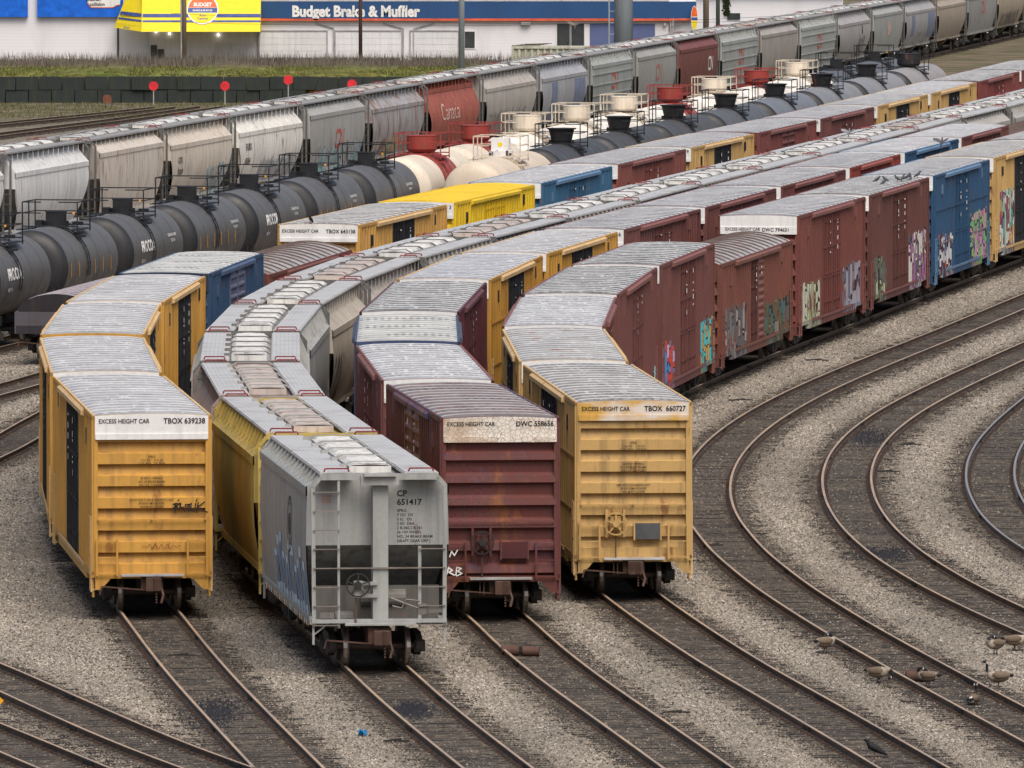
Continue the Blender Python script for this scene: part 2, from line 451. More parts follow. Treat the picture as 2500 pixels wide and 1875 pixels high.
def boxcar(J0, J1, label, col=MAR, kindb='box', roof=None, door='plug', doorcol=None, capcol='white', end='corr', rails=False, front=False,
           graf=(), captext=None, near=False, left=False, fixtures=None, group=None, trim=None, stencil=True, extra=None, topz=5.09, dirt=.35, ribs=None, caph=.60, capextra=None, rust=.15, track=None):
    J0 = Vector(J0).to_2d(); J1 = Vector(J1).to_2d(); d = J1 - J0; ln = d.length; d.normalize()
    if front: J0 = J0 - d * .0
    gap0 = 0 if front else 1.0
    L = round((ln - gap0 - 1.0) * 2) / 2; mid = J0 + d * (gap0 + L / 2)
    car = thing('boxcar', label, 'boxcar', (mid.x, mid.y, 0), math.atan2(-d.x, d.y), group)
    h = L / 2; low = kindb == 'low'
    ze = topz
    pm = paint(col, dirt, rust, graf=graf, extra=extra, name='boxcar_paint'); pp = paint(col, dirt, rust, extra=extra, name='boxcar_paint')
    ends = paint(col, dirt + .15, rust + .18, extra=extra, name='boxcar_end_paint')
    tm = trim or pp
    dw = 5.0 if door == 'plug' else 4.4
    if low: dw = 3.6
    for s in ((1, -1)):
        part('side_wall', car, pm if s > 0 else pp, ('side', L, s, dw, rails, ze), side_fn(L, s, dw, rails=rails, z1=ze))
    dm = doorcol or pm
    sides = (1, -1) if left else (1,)
    for s in sides:
        nd = 2
        for k in range(nd):
            y0, y1 = (-dw / 2 + .02, -.02) if k == 0 else (.02, dw / 2 - .02)
            st = door if not low else ('plug' if k == 0 else 'slide')
            mm = dm if not isinstance(dm, tuple) else dm[k]
            part('door', car, mm, ('door', s, k, dw, st, ze), door_fn(y0, y1, s, 1.08, ze - .22, st))
        def hood(b, s=s):
            b.prism([(W + .03, ze - .20), (W + .03, ze - .02), (W + .08, ze), (W + .17, ze - .06), (W + .17, ze - .17)], lambda a, c: (s * a, -h * .62, c), lambda a, c: (s * a, h * .62, c))
            b.box(*sorted((s * (W + .02), s * (W + .12))), -h * .62, h * .62, .98, 1.08)
        part('door_track', car, tm, ('hood', L, s, ze), hood)
        if stencil: part('stencil_marks', car, M['letter_w'], ('sten', s, dw, round(mid.y) % 4, ze), stencil_fn(s, -dw / 2, dw / 2, ze - 1.9, ze - .5, round(mid.y) % 4))
        for y, z in ((-h * .72, ze - .65), (h * .72, ze - .45)):
            part('defect_card_box', car, M['black'] if col[0] > .3 else tm, ('bits', L, s, ze, y > 0), lambda b: b.box(*sorted((s * W, s * (W + .09))), y - .17, y + .17, z - .2, z + .2))
    rm = roof or roofmat()
    ribm = ribs or M['rib']
    if low: part('roof', car, [rm, pp, ribs or M['ribdark']], ('roofl', L, ze), roof_fn(L, 15, ze, .34, .045, .2, True))
    elif roof is not None and roof.name.startswith('paint'): part('roof', car, [rm, pp, rm], ('rooff', L, ze), roof_fn(L, 14, ze, .10, .02, .4, True))
    else: part('roof', car, [rm, tm, ribm], ('roof', L, ze), roof_fn(L, 16 if L > 17 else 13, ze))
    for s in (-1, 1):
        yy = s * h
        part('end_wall', car, ends, ('end', L, s, end, ze), end_fn(yy, s, end, z1=ze))
        if capcol and not low:
            cm = M['white'] if capcol == 'white' else capcol
            part('end_cap', car, cm, ('cap', L, s, ze, caph), cap_fn(yy, s, ze, h=caph))
    if captext:
        def tx(b):
            for t, sz, x, z, al, bo, sx in captext: b.text(t, sz, FR(-h - (.062 if caph != .66 else .092)), x, ze + z, 0, bo, sx, al)
        part('end_lettering', car, M['letter_b'], None, tx)
    near_any = near or front
    for s in ((-1, 1) if near else (1,) if False else (-1, 1)):
        truck(car, s * (h - 2.15), near_any)
    def sill(b): b.box(-.35, .35, -h + .3, h - .3, .62, .95)
    part('centre_sill', car, M['dark'], ('sill', L), sill)
    for s in ((-1, 1) if near_any else ()): coupler(car, h, s, M['rustc'])
    for x in (1, -1):
        for q in (-1, 1):
            ya, yb = sorted((q * (h - .08), q * (h - .62)))
            part('side_ladder', car, tm, ('slad', L, x, q), lambda b: side_ladder_fn(b, ya, yb, .55, 2.5, x * W, 5))
    if fixtures: fixtures(car, h, pp)
    return car, h

def end_fixtures(wheel=True, board=None, platform=None, wheelcol=None, ladcol=None):
    def fx(car, h, pm):
        y = -h
        m = ladcol or pm
        for xx in ((-1.42, -.90), (.92, 1.42)):
            part('end_ladder', car, m, ('elad', xx, h), lambda b, xx=xx: ladder_fn(b, xx[0], xx[1], .97, 1.93, y - .03, 3, .10))
        def plat(b):
            b.box(-.80, .80, y - .34, y - .08, .97, 1.02)
        part('crossover_platform', car, platform or M['grate'], ('plat', h), plat)
        def grab(b):
            b.bar((-1.40, y - .10, 2.42), (1.40, y - .10, 2.42), .03)
            for x in (-1.38, 0, 1.38): b.bar((x, y, 2.42), (x, y - .10, 2.42), .035)
        part('grab_rail', car, m, ('grab', h), grab)
        if wheel:
            def hous(b):
                b.box(-.74, -.68, y - .09, y + .02, 1.55, 2.28); b.box(-.28, -.22, y - .09, y + .02, 1.55, 2.28)
                b.box(-.62, -.34, y - .20, y - .01, 1.75, 2.1)
            bw = part('brake_housing', car, m, ('bh', h), hous)
            part('brake_wheel', bw, wheelcol or M['dark'], ('bw', h), brakewheel_fn(-.48, 1.92, .29, y - .27))
            def chain(b):
                for k in range(11): b.box(-.50, -.46, y - .2 - .02 * (k % 2), y - .16, 1.70 - k * .065 - .05, 1.70 - k * .065)
                for x in (-.53, -.43): b.bar((x, y - .16, 1.0), (x, y - .16, .55), .025)
            part('brake_chain', car, M['rustc'], ('bc', h), chain)
        if board:
            def bd(b):
                b.box(.04, .70, y - .10, y - .06, 1.50, 1.92)
                for x in (.02, .72): b.box(x - .02, x + .02, y - .11, y, 1.47, 1.95, 1)
            part('route_card_board', car, [board, m], ('bd', h), bd)
        def steps(b, x):
            if 1:
                b.bar((x, y + .1, .95), (x, y + .1, .42), .04); b.bar((x, y + .5, .95), (x, y + .5, .42), .04); b.bar((x, y + .1, .43), (x, y + .5, .43), .06, .03)
        [part('sill_step', car, m, ('stp', h, x), lambda b: steps(b, x)) for x in (-1.5, 1.5)]
    return fx

T1J = [(3.19, 279.48), (1.76, 298.55), (1.21, 318.03), (1.8, 338.05), (3.41, 358.83), (5.78, 377.89), (9.13, 400.07), (12.53, 420.57), (15.9, 441.83), (19.38, 463.2), (23.09, 485.49), (26.6, 506.5)]
T2J = [(-0.31, 272.47), (-1.98, 288.93), (-3.05, 308.93), (-3.2, 326.59), (-2.32, 348.19), (-0.4, 367.94), (2.48, 387.96), (5.82, 408.44), (9.27, 429.66), (12.73, 450.9), (15.76, 469.89), (19.12, 490.03), (22.33, 509.6), (25.4, 528.5), (28.6, 547.5)]
T3J = [(-3.2, 256.37), (-4.81, 271.88), (-6.5, 288.9), (-7.55, 306.3), (-7.9, 323.2), (-7.53, 340.2), (-6.45, 356.9), (-4.6, 374.3), (-2.1, 391.2), (0.75, 408.6), (3.65, 425.6), (6.44, 443.01), (9.4, 460.6), (12.45, 478.6), (15.35, 496.9), (18.22, 514.7), (21.1, 532.9), (24.2, 551.2), (27.24, 569.83), (30.3, 588.5)]
T4J = [(-9.28, 273.65), (-11.15, 292.67), (-12.39, 313.2), (-12.52, 333.0), (-11.62, 352.56), (-10.06, 370.12), (-7.29, 391.84), (-3.87, 413.15), (-0.41, 433.5), (2.93, 454.96), (6.42, 476.34), (9.9, 496.99), (13.41, 517.7), (16.92, 538.9), (20.5, 561.1), (24.05, 583.9), (27.43, 606.04), (30.9, 628.5)]
T5A = [(-22.1, 393.6), (-20.0, 405.84), (-17.91, 418.15), (-15.76, 430.86), (-13.56, 443.99), (-11.31, 457.52), (-9.0, 471.47), (-6.65, 485.83), (-4.24, 500.6), (-1.77, 515.77), (0.75, 531.36), (3.32, 547.36), (5.94, 563.77), (8.62, 580.59), (11.35, 597.82), (14.13, 615.46), (16.96, 633.51), (19.85, 651.97), (22.79, 670.84)]
T5B = [(-0.52, 496.57), (2.39, 514.74), (5.36, 533.38), (8.38, 552.48), (11.47, 572.05), (14.61, 592.08), (17.81, 612.57), (21.07, 633.53), (24.39, 654.95)]
T6J = [(-30.6, 441.5), (-27.5, 461.0), (-24.33, 480.13), (-21.2, 498.3), (-18.45, 516.6), (-15.62, 535.37), (-12.41, 555.2), (-9.44, 574.75), (-6.42, 594.13), (-3.37, 613.9), (-0.06, 635.0), (3.11, 655.49), (6.15, 675.2), (9.13, 694.49), (12.25, 714.76), (15.42, 735.44), (18.71, 756.96), (22.12, 779.38), (25.39, 800.9), (28.6, 822.07), (31.99, 844.48), (35.33, 866.7), (38.82, 889.9), (42.34, 913.46), (45.9, 937)]

yl = paint(YEL, .3, .1, name='boxcar_paint'); tan_trim = paint((.62, .42, .20), .3, .1, name='faded_yellow_trim'); mar_trim = paint((.22, .085, .075), .3, .2, name='faded_maroon_trim')
blu_trim = paint((.12, .22, .36), .3, 0, name='faded_blue_trim')
RF1 = roofmat(); RF2 = roofmat((.235, .24, .25), .45, 1, (.10, .10, .11), 0, .3); RF3 = roofmat((.20, .205, .20), .75, .8, (.06, .055, .05), 0, .6)
RFB = roofmat((.33, .335, .345), .3, 0, (.2, .2, .21), 0, .55); RFP = roofmat((.40, .41, .39), .35, 2, (.16, .16, .14), 0, .1); RFM = roofmat((.20, .165, .16), .5, 1.6, (.10, .05, .05), .15, .1)
RFW = roofmat((.34, .35, .365), .4, .7, (.16, .16, .16), 0, .8); RFY = paint(BYEL, .08, 0, name='paint_yellow_roof'); RFL = roofmat((.40, .385, .38), .5, 0, (.13, .09, .075), .08, .3)
M['rib'] = roofmat((.72, .715, .70), .35, 0, (.27, .25, .23), 0, .4); M['ribdark'] = plain('brown_roof_rib', (.085, .06, .052), .8); RIBS = roofmat((.52, .51, .52), .4, 0, (.2, .1, .1), .0, .2)
cap_fade = paint((.60, .36, .08), .15, .05, extra='fade', name='faded_cap'); cap_crack = paint((.70, .66, .60), .2, 0, extra='crackwhite', name='crackled_cap')
def cap(num, l='EXCESS HEIGHT CAR', sz=.165, z=-.18, zl=None): return [(l, sz * .93, -1.36, (z if zl is None else zl) - .005, 'LEFT', .012, .88), (num, sz * 1.15, 1.38, z - .015, 'RIGHT', .018, .92)]
def digits(t): return [(t, .2, 1.36, -.22, 'RIGHT', .01, .95)]
def end_text(rows, mat=None):
    def fx(car, h, pm):
        def f(b):
            for t, sz, x, z, al, bo in rows: b.text(t, sz, FR(-h - .035), x, z, 0, bo * 1.5, .95, al)
        part('end_data_lettering', car, mat or M['letter_b'], None, f)
    return fx
def both(*fs):
    def fx(car, h, pm):
        for f in fs: f(car, h, pm)
    return fx

BL = M['doorblk']
G = lambda *a: a
gr_blue = G(-8.6, -4.6, .7, 2.2, [(.55, .75, .8), (.05, .25, .6), (.55, .06, .04), (.6, .6, .62)], 3)
# ---- train 1 (rightmost)
g1 = 'boxcars of the rightmost train'
rows_y = [('SPRG', .085, 0, 4.01, 'CENTER', .006), ('7 OC D5     7 IC D5', .075, 0, 3.92, 'CENTER', .005), ('2 OC B353   2 IC B354', .075, 0, 3.84, 'CENTER', .005),
          ('36 INCH WHEELS', .08, 0, 3.46, 'CENTER', .006), ('NO. 24 BRAKE BEAMS', .075, 0, 3.37, 'CENTER', .005), ('EF511CE  COUPLERS', .075, 0, 3.28, 'CENTER', .005),
          ('FMI 15KN1F CUSHION UNIT', .075, 0, 2.90, 'CENTER', .005), ('39 INCH M-618 HOSE', .075, 0, 2.81, 'CENTER', .005), ('AAR M-927-23-0390', .075, 0, 2.72, 'CENTER', .005)]
slate = plain('slate_board', (.07, .075, .08), .7)
boxcar(T1J[0], T1J[1], 'mustard yellow boxcar with faded cap and grey board leading the rightmost train', YEL, front=True, end='plank', rails=True, doorcol=BL, capcol=cap_fade,
       captext=cap('TBOX  660727', z=-.2), caph=.46, left=True, trim=tan_trim, group=g1, fixtures=both(end_fixtures(True, slate, None, yl), end_text(rows_y)), roof=RF1)
boxcar(T1J[1], T1J[2], 'yellow boxcar right behind the front yellow one of the rightmost train', YEL, end='plank', rails=True, doorcol=BL, left=True, trim=tan_trim, group=g1, roof=roofmat((.28, .285, .285), .35, 1, (.2, .15, .1), .25, .4))
boxcar(T1J[2], T1J[3], 'maroon boxcar with frost white roof, behind the two front yellow cars of the rightmost train', MAR, trim=mar_trim, group=g1, roof=RFW, left=True)
boxcar(T1J[3], T1J[4], 'maroon boxcar with grey ribbed roof in the bend, teal paint at its lower corner', MAR, trim=mar_trim, group=g1, roof=RF3,
       graf=(G(7.4, 9.6, .8, 1.7, [(.1, .5, .5), (.3, .6, .6)], 2),))
boxcar(T1J[4], T1J[5], 'maroon boxcar with turquoise block lettering and red and blue graffiti along its lower side', MAR, trim=mar_trim, group=g1, roof=RF3,
       graf=(G(-8.4, -4.2, .75, 2.35, [(.55, .75, .85), (.05, .25, .6), (.55, .06, .04), (.5, .4, .65)], 3), G(3.8, 9.3, .75, 2.5, [(.05, .55, .6), (.5, .33, .1), (.04, .5, .55), (.10, .05, .06)], 5)))
lowcol = (.17, .06, .045)
boxcar(T1J[5], T1J[6], 'low brown boxcar with rounded dark ribbed roof, slatted door and grey graffiti', lowcol, 'low', door='slide', trim=paint((.2, .08, .06), .4, .3, name='boxcar_paint'), group=g1, roof=RFL, topz=4.25,
       capcol=None, doorcol=(paint((.10, .035, .03), .5, .3, name='boxcar_paint'), paint((.22, .085, .07), .35, .2, name='boxcar_paint')),
       graf=(G(-9, -2.6, .7, 2.6, [(.16, .16, .17), (.10, .10, .11), (.3, .29, .28)], 1), G(2.2, 9.5, .7, 2.2, [(.05, .13, .14), (.07, .10, .05), (.25, .2, .16)], 4)), rust=.4)
boxcar(T1J[6], T1J[7], 'maroon boxcar with lettered white cap above the low brown car, pale green graffiti', (.165, .052, .045), trim=mar_trim, group=g1, roof=RF2, caph=.66, captext=[('EXCESS HEIGHT CAR', .16, -1.25, -.53, 'LEFT', .012, .88), ('DWC 794631', .19, 1.15, -.56, 'RIGHT', .018, .95)],
       graf=(G(-9, -3.2, .7, 2.4, [(.42, .5, .3), (.5, .52, .42), (.3, .34, .18)], 7), G(3.0, 8.4, .85, 2.6, [(.2, .22, .3), (.32, .32, .38), (.12, .12, .18)], 8)))
boxcar(T1J[7], T1J[8], 'brownish maroon boxcar with pigeons on its roof', (.12, .045, .04), trim=mar_trim, group=g1, roof=RF3, captext=digits('04'),
       graf=(G(-8.6, -4.4, .75, 2.5, [(.45, .5, .3), (.10, .12, .1), (.35, .45, .2)], 9), G(2.8, 8.9, .75, 3.0, [(.6, .58, .58), (.3, .12, .28), (.62, .6, .58), (.10, .10, .14)], 10)))
boxcar(T1J[8], T1J[9], 'blue boxcar of the rightmost train with pink and white graffiti', BLU, trim=blu_trim, group=g1, roof=RF2, rails=True, end='plank',
       graf=(G(-8.4, -3.2, .75, 2.5, [(.5, .5, .5), (.10, .02, .06), (.6, .6, .62), (.35, .08, .03)], 11), G(3.0, 9.2, .7, 3.0, [(.65, .22, .36), (.2, .45, .15), (.6, .3, .42), (.45, .15, .3)], 12)))
boxcar(T1J[9], T1J[10], 'yellow boxcar with black doors and turquoise purple graffiti at the right edge', YEL, trim=tan_trim, group=g1, roof=RF1, doorcol=BL, end='plank',
       graf=(G(-8.8, -3.0, .7, 3.6, [(.04, .45, .42), (.6, .6, .62), (.2, .01, .10), (.03, .3, .32), (.3, .5, .4)], 13),))
boxcar(T1J[10], T1J[11], 'maroon boxcar farthest back at the right edge in the rightmost train', MAR, trim=mar_trim, group=g1, roof=RF3)
# ---- train 2
g2 = 'boxcars of the train led by the crackled maroon car'
redb = plain('brown_board', (.07, .02, .022), .8)
rows_w = [('SPRINGS D-5', .085, .98, 3.46, 'CENTER', .012), ('36 INCH STEEL WHEELS', .085, .93, 2.90, 'CENTER', .012)]
def tags(car, h, pm):
    def f(b):
        b.ribbon([(-1.3, 1.55), (-1.25, 1.7), (-1.18, 1.58), (-1.1, 1.72)], .03, FR(-h - .07)); b.ribbon([(-1.38, 1.1), (-1.33, 1.28), (-1.23, 1.2), (-1.33, 1.16), (-1.18, 1.08)], .035, FR(-h - .07))
        b.ribbon([(-1.14, 1.08), (-1.12, 1.28), (-1.0, 1.25), (-1.1, 1.18), (-.98, 1.12), (-1.12, 1.06)], .03, FR(-h - .07))
    part('white_graffiti_tag', car, M['letter_w'], None, f)
boxcar(T2J[0], T2J[1], 'maroon boxcar with cracked white cap and peeling blue paint at the front of its train', MAR2, front=True, captext=cap('DWC 558656', sz=.16), capcol=cap_crack, left=True, group=g2, roof=RFM, ribs=RIBS, extra='crackblue', door='slide',
       doorcol=paint((.20, .075, .055), .4, .3, name='boxcar_paint'), trim=paint((.15, .06, .06), .3, .5, extra='peel', name='boxcar_paint'), fixtures=both(end_fixtures(True, redb, M['gray_rail']), end_text(rows_w, M['letter_w']), tags), rust=.3)
boxcar(T2J[1], T2J[2], 'maroon boxcar with snowy white ribbed roof right behind the crackled maroon front car', MAR, left=True, group=g2, roof=RFW, trim=mar_trim)
boxcar(T2J[2], T2J[3], 'short blue boxcar with dotted grey roof and blue front strip', (.03, .05, .11), left=True, group=g2, roof=RFP, trim=paint((.06, .075, .12), .4, .2, name='boxcar_paint'), capcol=paint((.05, .075, .16), .3, 0, name='boxcar_paint'))
boxcar(T2J[3], T2J[4], 'dark maroon boxcar behind the short blue one with the dotted roof', (.09, .025, .03), left=True, group=g2, roof=RF3, trim=paint((.12, .045, .05), .3, .2, name='boxcar_paint'))
boxcar(T2J[4], T2J[5], 'yellow boxcar in the bend with blue squares on its side, behind the dark maroon one', (.46, .24, .045), left=True, group=g2, roof=roofmat((.30, .315, .35), .3, .6, (.2, .2, .22), 0, .6), rails=True, doorcol=BL, trim=tan_trim, end='plank')
boxcar(T2J[5], T2J[6], 'yellow boxcar with white cap, just in front of the far row of maroon boxcars', (.5, .27, .05), group=g2, roof=RFB, doorcol=BL, trim=tan_trim, captext=digits('43'), end='plank')
boxcar(T2J[6], T2J[7], 'maroon boxcar directly behind the second yellow one of the crackled car train', MAR, group=g2, roof=RF2, trim=mar_trim, captext=digits('56'))
boxcar(T2J[7], T2J[8], 'second maroon boxcar behind the yellow pair of the crackled car train', MAR, group=g2, roof=RF2, trim=mar_trim)
boxcar(T2J[8], T2J[9], 'maroon boxcar just left of the low brown car, with smooth corner sheets', (.15, .05, .045), group=g2, roof=RF2, trim=mar_trim)
boxcar(T2J[9], T2J[10], 'bright red brown boxcar in front of the far blue one', REDM, group=g2, roof=RF2, trim=paint((.30, .08, .06), .2, .1, name='boxcar_paint'))
boxcar(T2J[10], T2J[11], 'blue boxcar with pale blue top rail far back in the crackled car train', BLU, group=g2, roof=RFB, trim=blu_trim)
boxcar(T2J[11], T2J[12], 'maroon boxcar behind the far blue one with pale blue top rail', MAR, group=g2, roof=RFB, trim=mar_trim, captext=digits('0'))
boxcar(T2J[12], T2J[13], 'low brown boxcar with rusty rounded roof at the far right edge', lowcol, 'low', group=g2, roof=roofmat((.20, .12, .095), .4, 0, (.10, .06, .05), .4, .05), topz=4.2, capcol=None, door='slide')
boxcar(T2J[13], T2J[14], 'low brown boxcar cut off by the right edge behind another rusty roof', lowcol, 'low', group=g2, roof=roofmat((.20, .12, .095), .4, 0, (.10, .06, .05), .4, .05), topz=4.2, capcol=None, door='slide')
# ---- train 4 (left)
g4 = 'boxcars of the leftmost train'
rows_l = [('SPRG', .085, 0, 4.01, 'CENTER', .006), ('7 OC D5     7 IC D5', .075, 0, 3.92, 'CENTER', .005), ('2 OC B353   2 IC B354', .075, 0, 3.84, 'CENTER', .005),
          ('36 INCH WHEELS', .08, 0, 3.46, 'CENTER', .006), ('NO. 24 BRAKE BEAMS', .075, 0, 3.37, 'CENTER', .005), ('EF511CE  COUPLERS', .075, 0, 3.28, 'CENTER', .005),
          ('KEYSTONE F-15G-B CUSHION UNIT', .075, 0, 2.90, 'CENTER', .005), ('39 INCH M-618 HOSE', .075, 0, 2.81, 'CENTER', .005), ('AAR M-927-23-0390', .075, 0, 2.72, 'CENTER', .005)]
def tagl(car, h, pm):
    def f(b):
        F = FR(-h - .045)
        for st in ([(.55, 2.80), (.62, 2.83), (.75, 2.80)], [(.55, 2.7), (.72, 2.83)], [(.57, 2.82), (.70, 2.68)], [(.63, 2.83), (.60, 2.60)], [(.75, 2.84), (.72, 2.66)], [(.72, 2.72), (.82, 2.73)],
                   [(.84, 2.62), (.87, 2.8), (.97, 2.80), (.95, 2.62)], [(.9, 2.74), (1.02, 2.83), (1.0, 2.64), (1.1, 2.62), (1.13, 2.82)], [(1.2, 2.85), (1.16, 2.60)], [(1.36, 2.86), (1.18, 2.73), (1.32, 2.64), (1.44, 2.60)], [(1.15, 2.9), (1.17, 2.93)], [(.68, 2.9), (.7, 2.92)]):
            b.ribbon(st, .03, F)
    part('black_graffiti_tag', car, M['spray_k'], None, f)
    def g(b):
        F = FR(-h - .045); pts = [(-.25 + .022 * k, 1.72 + .06 * math.sin(k * .9) * (1 if 6 < k < 36 else .4)) for k in range(46)]
        b.ribbon(pts, .014, F); b.ribbon([(.0, 1.66), (.1, 1.82), (.12, 1.66)], .014, F); b.ribbon([(.42, 1.66), (.46, 1.84)], .014, F)
    part('brown_graffiti_tag', car, M['spray_r'], None, g)
boxcar(T4J[0], T4J[1], 'orange yellow boxcar with bright white cap and black scrawl leading the leftmost train', ORG, front=True, end='plank', doorcol=BL, captext=cap('TBOX 639238', sz=.17), left=True, group=g4, trim=tan_trim, roof=RFB,
       fixtures=both(end_fixtures(False, None, M['silver']), end_text(rows_l), tagl), dirt=.25)
boxcar(T4J[1], T4J[2], 'orange yellow boxcar right behind the front one of the leftmost train', ORG, end='plank', doorcol=BL, left=True, group=g4, trim=tan_trim, roof=RFB)
boxcar(T4J[2], T4J[3], 'orange yellow boxcar in the middle of the bend, leftmost train', ORG, end='plank', doorcol=BL, left=True, group=g4, trim=tan_trim, roof=RFB, capcol=paint(ORG, .3, 0, name='boxcar_paint'))
boxcar(T4J[3], T4J[4], 'orange yellow boxcar with tall black doors in front of the slatted blue boxcar', ORG, end='plank', doorcol=BL, left=True, group=g4, trim=tan_trim, roof=RFB)
boxcar(T4J[4], T4J[5], 'short navy blue boxcar with pale pinkish slatted doors and dotted roof', (.025, .065, .14), group=g4, left=True, door='slide', doorcol=paint((.10, .13, .21), .5, .25, dirtcol=(.3, .16, .15), name='boxcar_paint'), roof=RFP, trim=paint((.06, .1, .18), .3, .2, name='boxcar_paint'), capcol=paint((.02, .03, .06), .3, 0, name='boxcar_paint'), stencil=False)
boxcar(T4J[5], T4J[6], 'low maroon boxcar with rounded brown ribbed roof behind the short navy boxcar', lowcol, 'low', group=g4, roof=RFL, topz=4.25, capcol=None, door='slide')
boxcar(T4J[6], T4J[7], 'pale yellow boxcar with broad lettered white cap beside black tank cars', (.55, .31, .085), group=g4, doorcol=BL, roof=RF1, trim=tan_trim, end='plank', captext=[('EXCESS HEIGHT CAR', .165, -1.36, -.26, 'LEFT', .012, .88), ('TBOX 643138', .195, 1.38, -.28, 'RIGHT', .018, .95)])
boxcar(T4J[7], T4J[8], 'bright lemon yellow boxcar with yellow roof', BYEL, group=g4, roof=RFY, trim=paint(BYEL, .2, 0, name='boxcar_paint'), captext=digits('3'), dirt=.15, rust=0, stencil=False)
boxcar(T4J[8], T4J[9], 'blue boxcar with pale blue top rail behind the lemon yellow one', (.035, .12, .22), group=g4, roof=RFB, trim=blu_trim, rails=True)
boxcar(T4J[9], T4J[10], 'maroon boxcar with pinkish side between the far blue and yellow boxcars', (.20, .065, .055), group=g4, roof=RF2, trim=mar_trim)
boxcar(T4J[10], T4J[11], 'yellow boxcar between a pinkish maroon one and the one with slatted doors', YEL, group=g4, roof=RF2, trim=tan_trim, doorcol=BL, captext=digits('519'), end='plank')
boxcar(T4J[11], T4J[12], 'maroon boxcar with wide panelled slatted doors far back in the leftmost train', (.18, .055, .05), group=g4, roof=RF2, trim=mar_trim, door='slide', capcol=None, stencil=False)
boxcar(T4J[12], T4J[13], 'maroon boxcar right behind the maroon one with slatted doors', MAR, group=g4, roof=RF2, trim=mar_trim, captext=digits('3'))
boxcar(T4J[13], T4J[14], 'nearer of the two far yellow boxcars side by side, black doors', YEL, group=g4, roof=RF2, trim=tan_trim, doorcol=BL, captext=digits('41'), end='plank')
boxcar(T4J[14], T4J[15], 'far yellow boxcar with pale bluish roof, last yellow one of the leftmost train', YEL, group=g4, roof=RFB, trim=tan_trim, doorcol=BL, end='plank')
boxcar(T4J[15], T4J[16], 'far red maroon boxcar near the right edge behind the last yellow boxcar', (.19, .045, .045), group=g4, roof=RF3, trim=mar_trim, capcol=None)
boxcar(T4J[16], T4J[17], 'farthest boxcar of the leftmost train, cut off by the right edge', MAR, group=g4, roof=RF3, trim=mar_trim)
def side_marks(b):
    for y0, z in ((-7.9, 3.1), (-7.9, 2.2)): b.poly([(W + .056, y0, z), (W + .056, y0 + .28, z), (W + .056, y0 + .28, z + .33), (W + .056, y0, z + .33)])
for o in [o for o in C.objects if o.get('label', '').startswith(('yellow boxcar in the bend with blue', 'orange yellow boxcar with tall black'))]:
    part('blue_marking', o, plain('marking_blue', (.01, .04, .35), .6), 'blue', side_marks)
# ------------------------------------------------------------------ covered hoppers
def hop_geo(L, wx, ze, we, bul, zb, slant, wbot):
    h = L / 2 - .55
    def sec(z):           # half width of the side at height z
        t = (ze - .26 - z) / (ze - .26 - 1.05)
        return we + bul * math.sin(math.pi * min(1, t * 1.0)) - (we - wbot) * t ** 2
    def yend(z): return h if z >= zb else h - slant * (zb - z) / (zb - 1.05)
    return h, sec, yend
def hop_body(L, p, hrib):
    wx, ze, we, bul, zb, slant, wbot = p; h, sec, yend = hop_geo(L, *p)
    def fn(b):
        for s in (-1, 1):
            rows = []
            n = 14
            for k in range(n + 1):
                z = ze - .26 - (ze - .26 - 1.05) * k / n; x = s * sec(z); y = yend(z)
                rows.append([(x, -y, z), (x, 0, z), (x, y, z)])
            b.grid(rows, 0, s < 0)
            top = [(0, 4.60), (wx, 4.56), (we, ze), (we + .035, ze - .03), (we + .035, ze - .24), (we, ze - .27)]
            b.grid([[(s * x, y, z) for x, z in top] for y in (-h, h)], 0, s > 0)
            if hrib:
                for z in (3.5, 2.85, 2.2, 1.6):
                    x = sec(z); b.box(*sorted((s * (x - .02), s * (x + .05))), -yend(z) + .05, yend(z) - .05, z - .04, z + .04)
            b.box(*sorted((s * (wbot - .08), s * (wbot + .06))), -h + .1, h - .1, 1.02, 1.2)
        for s in (-1, 1):
            zs = [ze - .26, zb + (ze - zb) * .5, zb]
            outl = [(-wx, 4.56), (-we, ze)] + [(-sec(z), z) for z in zs] + [(sec(z), z) for z in zs[::-1]] + [(we, ze), (wx, 4.56), (0, 4.60)]
            pl = [(x, s * h, z) for x, z in outl]; b.poly(pl if s > 0 else pl[::-1])
    return fn
def slope_fn(L, p, s):
    h, sec, yend = hop_geo(L, *p); zb = p[4]
    def fn(b):
        if s:
            w0, w1 = sec(zb) - .03, p[6] - .1
            b.poly([(-w0, s * (h - .01), zb), (w0, s * (h - .01), zb), (w1, s * (h - 2.6), 1.1), (-w1, s * (h - 2.6), 1.1)])
            b.box(-.2, .2, *sorted((s * (h + .2), s * (h - 3))), .72, 1.0)
        else:
            b.box(-.2, .2, -h + 3, h - 3, .72, 1.0)
            yy = 0
            for q in (-1, 1):
                b.prism([(-1.0, 1.1), (1.0, 1.1), (.35, .45), (-.35, .45)], lambda a, c: (q * .15, yy + a, c), lambda a, c: (q * (1.25 if c > .8 else .6), yy + a, c))
    return fn
def walk_fn(L, x0, x1):
    h = L / 2 - .1
    def fn(b):
        b.box(x0, x1, -h, h, 4.72, 4.75)
        b.bar((x0, -h, 4.70), (x0, h, 4.70), .05); b.bar((x1, -h, 4.70), (x1, h, 4.70), .05)
    return fn
